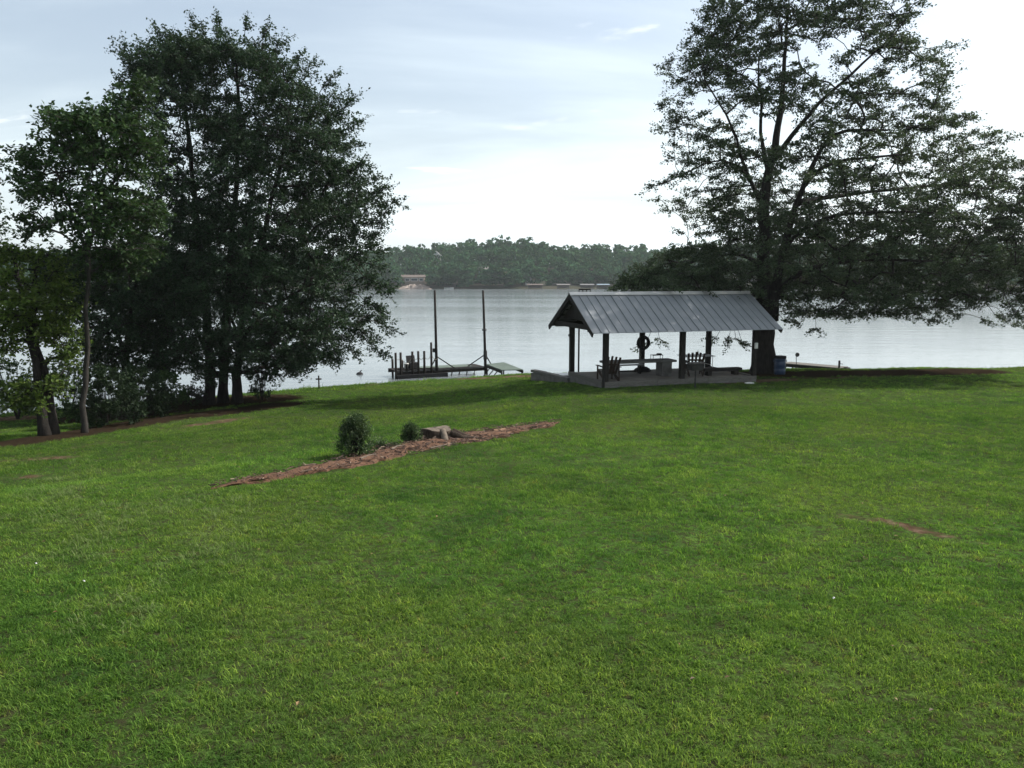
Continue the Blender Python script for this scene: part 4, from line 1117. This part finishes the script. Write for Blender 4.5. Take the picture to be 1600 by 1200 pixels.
# light folding table at the right rear
ft = empty('folding_table', sh_world(5.95, 2.75), TH - .06, 'light grey folding table with thin legs behind the right end of the shelter wall', 'table')
MB().box((0, 0, .735), (1.55, .95, .035), bev=.01).build('table_top', M_plastic_grey, ft)
for sx in (-1, 1):
    for sy in (-1, 1): MB().tube([(sx * .66, sy * .40, 0), (sx * .66, sy * .40, .72)], .016, 6).build('leg', M_pale, ft)
    MB().tube([(sx * .66, -.4, .30), (sx * .66, .4, .30)], .012, 6).build('stretcher', M_pale, ft)
MB().tube([(-.66, .4, .30), (.66, .4, .30)], .012, 6).build('stretcher', M_pale, ft)
bo = empty('bottle', sh_world(6.15, 2.95, SLAB + .753), 0, 'small dark bottle standing on the folding table', 'bottle')
MB().lathe([(.035, 0), (.038, .01), (.038, .10), (.016, .15), (.014, .185)], 12).build('body', M_iron, bo, smooth=True)
MB().lathe([(.017, .185), (.017, .21)], 10).build('cap', M_pale, bo)
lb = empty('wooden_bench', sh_world(6.25, .95), TH, 'low dark heavy timber bench lying inside the right part of the shelter wall', 'bench')
MB().box((0, 0, .26), (1.95, .36, .14), bev=.02).build('seat', M_dark_wood, lb)
for s in (-1, 1): MB().box((s * .7, 0, .095), (.22, .30, .19)).build('foot', M_dark_wood, lb)
# tyre on the middle rear post, rope below it
tx = sh_world(LEN / 2 - .04, WID - .12 - .10, 3.46)
ty = empty('hanging_ring', tx, TH, 'dark ring shaped tyre hanging on the middle rear post of the shelter', 'tyre')
m = MB(); n, k = 30, 10; V, F = [], []
for i in range(n):
    A = 2 * math.pi * i / n
    for j in range(k):
        B = 2 * math.pi * j / k; rr = .275 + .085 * math.cos(B); yy = .085 * math.sin(B)
        V.append((rr * math.cos(A), yy, rr * math.sin(A)))
for i in range(n):
    for j in range(k): F.append((i * k + j, i * k + (j + 1) % k, ((i + 1) % n) * k + (j + 1) % k, ((i + 1) % n) * k + j))
m.add(V, F).build('tread', M_rubber, ty, smooth=True)
MB().tube([(0, .05, .18), (0, .10, .26)], .02, 6).build('hook', M_iron, ty)
rp = empty('hanging_rope', sh_world(LEN / 2 - .19, WID - .22, 3.12), TH, 'thin curled rope dangling below the hanging tyre', 'rope')
MB().tube([(0, 0, 0), (-.03, 0, -.12), (.03, 0, -.2), (.06, 0, -.28), (0, 0, -.33), (-.05, 0, -.27), (.0, .0, -.40), (.04, 0, -.46)], .012, 5).build('strand', M_rope, rp)
# rope with a hook at the left gable
hk = empty('hanging_chain', sh_world(-.02, WID + .35, 4.36), TH, 'thin dark chain with a hook hanging at the left rear corner of the shelter', 'chain')
MB().tube([(0, 0, 0), (.03, 0, -.5), (.10, 0, -.95), (.17, 0, -1.25), (.20, 0, -1.28), (.22, 0, -1.2)], .014, 5).build('links', M_iron, hk)
MB().lathe([(.03, -.56), (.05, -.5), (.03, -.44)], 8).build('weight', M_iron, hk)
# meter box on right front post
mb_ = empty('meter_box', sh_world(LEN - .01, -.02 - .135, 3.55), TH, 'small pale box fixed to the right front post of the shelter', 'box')
MB().box((0, 0, 0), (.14, .07, .26), bev=.01).build('cover', M_pale, mb_)
MB().tube([(0, .01, -.13), (0, .01, -.6)], .012, 6).build('conduit', M_iron, mb_)
# charcoal grill on a post
gl = empty('park_grill', (at(1086, 606, 33.5)[0], 33.5, g1(at(1086, 606, 33.5)[0], 33.5)), TH, 'dark iron park grill on a single steel post in front of the shelter wall', 'grill')
MB().tube([(0, 0, -.1), (0, 0, .74)], .035, 8).build('post', M_iron, gl)
m = MB(); V = [(-.24, -.2, .74), (.24, -.2, .74), (.24, .2, .74), (-.24, .2, .74), (-.29, -.23, 1.0), (.29, -.23, 1.0), (.29, .23, 1.0), (-.29, .23, 1.0)]
m.add(V, [(3, 2, 1, 0), (0, 1, 5, 4), (1, 2, 6, 5), (2, 3, 7, 6), (3, 0, 4, 7), (4, 5, 6, 7)]); m.build('firebox', M_iron, gl)
m = MB(); m.box((0, 0, 1.045), (.62, .48, .03), bev=.008); m.build('grate', M_iron, gl)
for s in (-1, 1): MB().tube([(s * .31, -.12, 1.05), (s * .40, -.12, 1.06), (s * .40, .12, 1.06), (s * .31, .12, 1.05)], .012, 6).build('handle', M_iron, gl)
# flat pale stone in front of the wall
p = hit(1171, 599.5)
tag(MB().lathe([(.14, 0), (.19, .03), (.17, .06), (.08, .075)], 9).build('flat_stone', M_pale, None, (p[0], p[1], p[2] - .01)), 'small flat pale stone on the ground by the right front post', 'stone')
bpy.context.scene.objects['flat_stone'].scale = (1.2, .8, 1)
# platform left of the shelter, with the pole beyond it
p = at(893, 588, 39.6); lp = empty('stone_platform', (p[0] - .15, 39.8, g1(p[0], 39.8)), TH, 'low dark platform with a pale top beyond the left rear corner of the shelter', 'platform')
MB().box((0, 0, .11), (1.45, .8, .26), bev=.02).build('base', M_dark_wood, lp); MB().box((0, 0, .265), (1.55, .9, .05), bev=.01).build('top', M_pale, lp)
p = at(904, 575, 41.5); bp = empty('tall_pole', (p[0], 41.5, g1(p[0], 41.5)), 0, 'thin tall pole with a small slatted rack on top, behind the shelter', 'pole')
zt = at(904, 457.5, 41.5)[2] - g1(p[0], 41.5)
MB().tube([(0, 0, -.2), (0, 0, zt)], .045, 8).build('shaft', M_dark_wood, bp)
MB().box((.27, 0, zt + .17), (.62, .06, .06)).build('rack_rail', M_dark_wood, bp); MB().box((.27, 0, zt - .06), (.62, .06, .06)).build('rack_rail', M_dark_wood, bp)
for k in range(4): MB().box((-.02 + k * .193, 0, zt + .05), (.05, .05, .19)).build('rack_slat', M_dark_wood, bp)
# blue barrel
bx = at(1218, 583, 40.0); brl = empty('blue_barrel', (bx[0], 40, g1(bx[0], 40)), 0, 'dark blue plastic barrel standing right of the big trunk', 'barrel')
MB().lathe([(.25, 0), (.275, .03), (.285, .25), (.27, .29), (.27, .31), (.285, .35), (.285, .62), (.27, .66), (.27, .68), (.285, .72), (.28, .82), (.26, .86)], 28).build('drum', M_blue, brl, smooth=True)
MB().lathe([(.295, .80), (.30, .82), (.30, .90), (.28, .93), (.05, .95)], 28).build('lid', M_rubber, brl, smooth=True)
for s in (-1, 1): MB().tube([(s * .28, 0, .74), (s * .33, 0, .72), (s * .33, 0, .64), (s * .28, 0, .62)], .018, 6).build('handle', M_blue, brl)

# ------------------------------------------------------------------ dock on the left
DK0, DK1 = at(618, 580, 51.9), at(757, 573.5, 54.6)
dv = Vector((DK1[0] - DK0[0], DK1[1] - DK0[1], 0)); DL = dv.length; da = math.atan2(dv.y, dv.x)
dk = empty('boat_dock', (DK0[0], DK0[1], 0), da, 'long low dock with short roped posts and green matting left of the shelter', 'dock')
DZ = .48
for k in range(int(DL / .30)):
    MB().box((.15 + k * .30, .75, DZ), (.29, 1.9, .05)).build('deck_board', M_dark_wood, dk)
for y in (-.15, 1.65): MB().beam((0, y, DZ - .14), (DL, y, DZ - .14), .08, .20).build('stringer', M_dark_wood, dk)
MB().box((DL * .57, .95, DZ + .036), (DL * .62, 1.35, .018), bev=.004).build('matting', M_green_carpet, dk)
MB().beam((0, -.2, .12), (DL * .55, -.2, .12), .5, .26).build('float', M_rubber, dk)
def dx(px): return (px - 618) / (757 - 618) * DL
posts = [(617, 1.62, -.25), (624.5, 1.62, -.22), (634, .8, -.1), (642, 1.65, -.22), (651, 1.65, -.22), (660, 1.65, -.22), (671, 2.2, -.2), (640, .9, 1.7), (625, 1.0, 1.7)]
for px, h, y in posts: MB().tube([(dx(px), y, -.8), (dx(px), y, h * .5), (dx(px), y, h + .1)], .075, 8, wob=.12).build('post', M_dark_wood, dk, smooth=True)
for (p0, h0), (p1, h1) in zip([(617, 1.4), (624.5, 1.4), (642, 1.4), (651, 1.4), (660, 1.4), (671, 1.5)], [(624.5, 1.4), (642, 1.4), (651, 1.4), (660, 1.4), (671, 1.5), (682, 1.3)]):
    n = 7; L = dx(p1) - dx(p0)
    MB().tube([(dx(p0) + L * k / n, -.22, h0 + (h1 - h0) * k / n - L * .5 * math.sin(math.pi * k / n)) for k in range(n + 1)], .018, 5).build('rope', M_rope, dk)
    MB().tube([(dx(p0), -.22, .62), (dx(p1), -.22, .58)], .035, 5).build('rail', M_dark_wood, dk)
for k in range(5): MB().tube([(DL * (.62 + .09 * k), 1.7, DZ - .1), (DL * (.66 + .09 * k), 1.7, -.5)], .04, 6).build('brace', M_dark_wood, dk)
dc = empty('dock_chair', (0, 0, 0), da + .2, 'small dark box seat standing on the left part of the dock', 'seat')
dc.location = Vector((DK0[0], DK0[1], DZ + .03)) + Matrix.Rotation(da, 3, 'Z') @ Vector((dx(650), .9, 0))
MB().box((0, 0, .22), (.62, .55, .40), bev=.03).build('base', M_rubber, dc); MB().box((0, .26, .62), (.62, .08, .45), rx=-.15, bev=.02).build('backrest', M_rubber, dc)
bk = empty('white_bucket', (0, 0, 0), 0, 'small pale bucket on the dock left of the dark seat', 'bucket')
bk.location = Vector((DK0[0], DK0[1], DZ + .03)) + Matrix.Rotation(da, 3, 'Z') @ Vector((dx(639), .7, 0))
MB().lathe([(.12, 0), (.16, .34), (.17, .35), (.17, .38)], 14).build('body', M_pale, bk, smooth=True); MB().tube([(-.16, 0, .36), (-.1, 0, .55), (.1, 0, .55), (.16, 0, .36)], .01, 5).build('handle', M_iron, bk)
for px, row, tpx, Y, lb, col_ in ((682.5, 580, 679, 53.0, 'tall thin dark pole at the middle of the dock', False), (759, 576, 754.3, 54.4, 'tall thin dark pole with a collar at the right end of the dock', True)):
    a, b = at(px, row, Y), at(tpx, 453.5, Y); a[2] = -.8
    po = empty('tall_dock_pole', (a[0], a[1], 0), 0, lb, 'pole', 'tall poles on the dock')
    d = Vector(tuple(b - a)); h = b[2]; sl = (b[0] - a[0]) / (b[2] - a[2])
    MB().tube([(0, 0, -.8), (sl * 1.3, 0, 1.2), (sl * (h * .55), 0, h * .55), (sl * h, 0, h)], [.105, .10, .085, .075], 10).build('shaft', M_dark_wood, po, smooth=True)
    s = 1 if not col_ else -1
    MB().beam((sl, 0, 1.35), (s * 1.25, .1, .5), .05, .07).build('brace', M_dark_wood, po)
    MB().beam((sl, 0, 1.35), (-s * .45, .1, .5), .05, .07).build('brace', M_dark_wood, po)
    if col_:
        MB().lathe([(.11, 2.95), (.16, 2.98), (.16, 3.06), (.11, 3.09)], 10, (sl * 3, 0, 0)).build('collar', M_iron, po)
        MB().lathe([(.13, 1.0), (.13, 1.6)], 10, (sl, 0, 0)).build('sleeve', M_iron, po)
    else:
        MB().box((-.18, 0, 1.75), (.16, .14, .26), bev=.02).build('winch', M_iron, po)
# green ramp
q = [at(760, 570, 53.6), at(787, 566.9, 53.9), at(817, 578.5, 49.6), at(784, 579.2, 49.4)]
c = sum(q) / 4; rm = empty('gangway_ramp', (c[0], c[1], 0), 0, 'green matted ramp leading from the dock to the lawn', 'ramp')
V = [(p[0] - c[0], p[1] - c[1], p[2] + dz) for dz in (0, .05) for p in q]
MB().add(V, [(3, 2, 1, 0), (4, 5, 6, 7)] + [(i, (i + 1) % 4, 4 + (i + 1) % 4, 4 + i) for i in range(4)]).build('deck', M_green_carpet, rm)
for i, j in ((0, 3), (1, 2)): MB().beam((q[i][0] - c[0], q[i][1] - c[1], q[i][2] - .09), (q[j][0] - c[0], q[j][1] - c[1], q[j][2] - .09), .08, .16).build('side_beam', M_dark_wood, rm)
for i in range(4):
    x, y = (q[i][0] - c[0]) * .96, (q[i][1] - c[1]) * .96
    MB().tube([(x, y, q[i][2] - .02), (x, y, min(-.6, 0) if i < 2 else g1(q[i][0], q[i][1]) - .15)], .05, 7).build('leg', M_dark_wood, rm)
for t in (.25, .5, .75):
    x = (q[0][0] * (1 - t) + q[3][0] * t) - c[0]; y = (q[0][1] * (1 - t) + q[3][1] * t) - c[1]; z = q[0][2] * (1 - t) + q[3][2] * t
    MB().beam((x, y, z - .12), (x - .45, y + .3, z - .7), .05, .05).build('brace', M_dark_wood, rm)

# ------------------------------------------------------------------ jetty on the right
ja, jb = at(1222, 568.0, 55.6), at(1318, 574.0, 52.4); ja[2], jb[2] = .62, .60
jv = Vector((jb[0] - ja[0], jb[1] - ja[1], 0)); JL = jv.length; jg = math.atan2(jv.y, jv.x)
jt = empty('jetty', (ja[0], ja[1], 0), jg, 'low pale plank jetty on the water right of the blue barrel', 'jetty')
for k in range(int(JL / .28)): MB().box((.14 + k * .28, .45, .62), (.265, 1.25, .045), rz=random.uniform(-.01, .01)).build('plank', M_grey_wood, jt)
for y in (-.1, 1.0): MB().beam((0, y, .49), (JL, y, .49), .08, .20).build('stringer', M_dark_wood, jt)
for k in range(6):
    for y in (-.05, .95): MB().tube([(.3 + k * (JL - .5) / 5, y, .55), (.3 + k * (JL - .5) / 5, y, -1)], .06, 7).build('pile', M_dark_wood, jt)
MB().beam((1.9, -.1, .25), (3.6, -.1, .12), .06, .10).build('brace', M_pale, jt)
MB().tube([(JL - .25, -.1, .3), (JL - .25, -.1, 1.12)], .065, 8).build('mooring_post', M_dark_wood, jt)
MB().tube([(JL - .25, -.1, .92), (JL + .02, -.1, .9)], .02, 6).build('cleat', M_iron, jt)
p = at(1244, 566, 54.6)
sp = empty('sign_paddle', (p[0], 54.6, .64), 0, 'small round paddle sign on a thin stick standing on the jetty', 'sign')
MB().tube([(.02, 0, 0), (-.02, 0, .60)], .02, 6).build('stick', M_dark_wood, sp)
MB().lathe([(.13, -.02), (.15, 0), (.13, .02)], 14).build('paddle', M_iron, sp, (.06, 0, .66), (math.pi / 2, 0, 0))
p = on_ground(1322, 49.5); ro = np.random.default_rng(4)
V, F = [], []
for i in range(7):
    for j in range(10):
        a, b = math.pi * i / 6, 2 * math.pi * j / 10; rr = .19 * ro.uniform(.9, 1.12)
        V.append((rr * 1.25 * math.sin(a) * math.cos(b), rr * math.sin(a) * math.sin(b), rr * math.cos(a)))
for i in range(6):
    for j in range(10): F.append((i * 10 + j, i * 10 + (j + 1) % 10, (i + 1) * 10 + (j + 1) % 10, (i + 1) * 10 + j))
st = MB().add(V, F).build('boulder', M_dark_wood, None, (at(1322, 578, 50)[0], 50, at(1322, 577, 50)[2]), smooth=True)
tag(st, 'dark round boulder on the bank at the right end of the jetty', 'boulder')
st.location.z = max(g1(st.location.x, 50) + .1, st.location.z - .05)

# ------------------------------------------------------------------ small things on the lawn
p = hit(498.5, 607); cr = empty('wooden_cross', p, .1, 'small wooden cross standing at the edge of the lawn by the water', 'cross')
H = 20.5 / FPX * p[1]
MB().beam((0, 0, -.1), (0, 0, H), .07, .05, (0, 1, 0)).build('upright', M_chair_wood, cr); MB().box((0, -.051, H * .74), (.32, .05, .075)).build('crossbar', M_chair_wood, cr)
by = at(562, 584.5, 54.2); bu = empty('mooring_buoy', (by[0], 54.2, 0), 0, 'tiny dark buoy floating on the lake left of the dock', 'buoy')
MB().lathe([(.05, -.15), (.20, -.05), (.24, .03), (.16, .12), (.05, .16)], 14).build('float', M_rubber, bu, smooth=True); MB().tube([(.0, 0, .15), (.14, 0, .28)], .035, 6).build('ring', M_iron, bu)
# bent log by the oak
lg = empty('bent_log', (*hit(290, 626)[:2], hit(290, 626)[2]), 0, 'dark bent log arched over the bank left of the oak trunks', 'log')
o = hit(290, 626); pts = [np.array(at(px, row, o[1] + dy)) - o for px, row, dy in ((293, 628, 0), (292, 618, 0), (296, 613, .1), (304, 617, .2), (313, 622, .3), (324, 624, .4))]
MB().tube(pts, [.14, .12, .10, .10, .10, .09], 9, wob=.1).build('stem', M_bark, lg, smooth=True)
# stump
so = hit(682, 688); SW = 50 / FPX * so[1] / .99 / 2
stp = empty('tree_stump', so, 0, 'broad sawn tree stump with pale roots in the soil strip', 'stump')
rs = np.random.default_rng(6); n = 36; prof = [(1.45, -.06), (1.18, .05), (1.05, .12), (1.0, .22), (1.0, .285), (.97, .30)]
V, F = [], []
ph = rs.uniform(0, 6.28, 5)
for q_, z in prof:
    for k in range(n):
        a = 2 * math.pi * k / n; but = 1 + (.10 + .10 * max(0, 1 - z / .2)) * math.sin(5 * a + ph[0]) + .05 * math.sin(11 * a + ph[1]) + .03 * math.sin(17 * a)
        V.append((SW * .92 * q_ * but * math.cos(a), SW * .8 * q_ * but * math.sin(a), z + .03 * math.sin(2 * a) * (z > .2)))
for i in range(len(prof) - 1):
    for k in range(n): F.append((i * n + k, i * n + (k + 1) % n, (i + 1) * n + (k + 1) % n, (i + 1) * n + k))
MB().add(V, F).build('bark', M_stumpbark, stp, smooth=True)
top = [Vector(V[-n + k]) for k in range(n)]
m = MB(); c = Vector((0, 0, .31)); vv = [tuple(c)] + [tuple(c.lerp(t, .5) + Vector((0, 0, rs.uniform(-.01, .012)))) for t in top] + [tuple(t * .995 + Vector((0, 0, .002))) for t in top]
ff = [(0, 1 + k, 1 + (k + 1) % n) for k in range(n)] + [(1 + k, 1 + n + k, 1 + n + (k + 1) % n, 1 + (k + 1) % n) for k in range(n)]
m.add(vv, ff).build('cut_face', M_cut, stp)
rt = [([(.20, -.22, .30), (.26, -.42, .18), (.30, -.55, .05), (.33, -.62, -.03)], [.07, .085, .095, .06], M_cut), ([(.3, -.3, .12), (.7, -.42, .05), (1.05, -.32, .06), (1.3, -.2, .02)], [.05, .03, .022, .01], M_chip),
      ([(.42, -.1, .2), (.75, -.1, .08), (1.1, .05, .05), (1.5, .1, .0)], [.10, .075, .05, .02], M_stumpbark), ([(-.3, -.3, .12), (-.5, -.55, .05), (-.62, -.75, .0)], [.08, .05, .02], M_stumpbark),
      ([(0, -.35, .12), (-.1, -.62, .04), (-.35, -.95, -.02)], [.07, .05, .02], M_stumpbark), ([(.45, .15, .2), (.8, .3, .06), (1.1, .5, 0)], [.09, .06, .02], M_stumpbark)]
for pts, rr, mt in rt: MB().tube([(x * SW / .45, y * SW / .45, z) for x, y, z in pts], rr, 9, wob=.15).build('root', mt, stp, smooth=True)
# pale dry sticks in the bed
for pa, pb, pc, lb in (((563, 724), (575, 719), (588, 716), 'pale dry stick lying on the soil below the rounded bush'), ((612, 709), (620, 704), (633, 702), 'short pale stick lying left of the tree stump in the soil'),
                       ((672, 707), (690, 703), (706, 699), 'long pale stick along the lower edge of the soil strip')):
    P3 = [hit(*pa), hit(*pb), hit(*pc)]; o = P3[0] + np.array([0, 0, .10])
    sk = tag(MB().tube([p + np.array([0, 0, .10]) - o for p in P3], [.022, .018, .010], 6, wob=.3).build('dry_stick', M_cut, None, o), lb, 'stick', 'sticks on the soil strip')
for (px, row), lb in (((1302, 941), 'tiny white scrap of paper on the lawn at the right'), ((57, 886), 'tiny white petal lying on the lawn at the left edge'), ((132, 914), 'small white scrap lying on the lawn below the left trees')):
    p = hit(px, row); a = random.uniform(0, 3)
    V = [(-.015, -.009, 0), (.014, -.011, .006), (.016, .010, .012), (-.013, .009, .003), (0, 0, .015)]
    tag(MB().add(V, [(0, 1, 4), (1, 2, 4), (2, 3, 4), (3, 0, 4)]).build('paper_scrap', M_whitewall, None, (p[0], p[1], p[2] + .045), (0, 0, a)), lb, 'scrap')

# ------------------------------------------------------------------ haze over the lake
HAZE = .00014
m, nt, out = newmat('haze_air')
pv = N(nt, 'ShaderNodeVolumePrincipled'); pv.inputs['Color'].default_value = (.90, .94, 1.0, 1); pv.inputs['Density'].default_value = HAZE; pv.inputs['Anisotropy'].default_value = .2
nt.links.new(pv.outputs[0], out.inputs['Volume'])
hb = MB().box((0, 235, 30), (900, 640, 67)).build('haze', m)
tag(hb, kind='stuff')
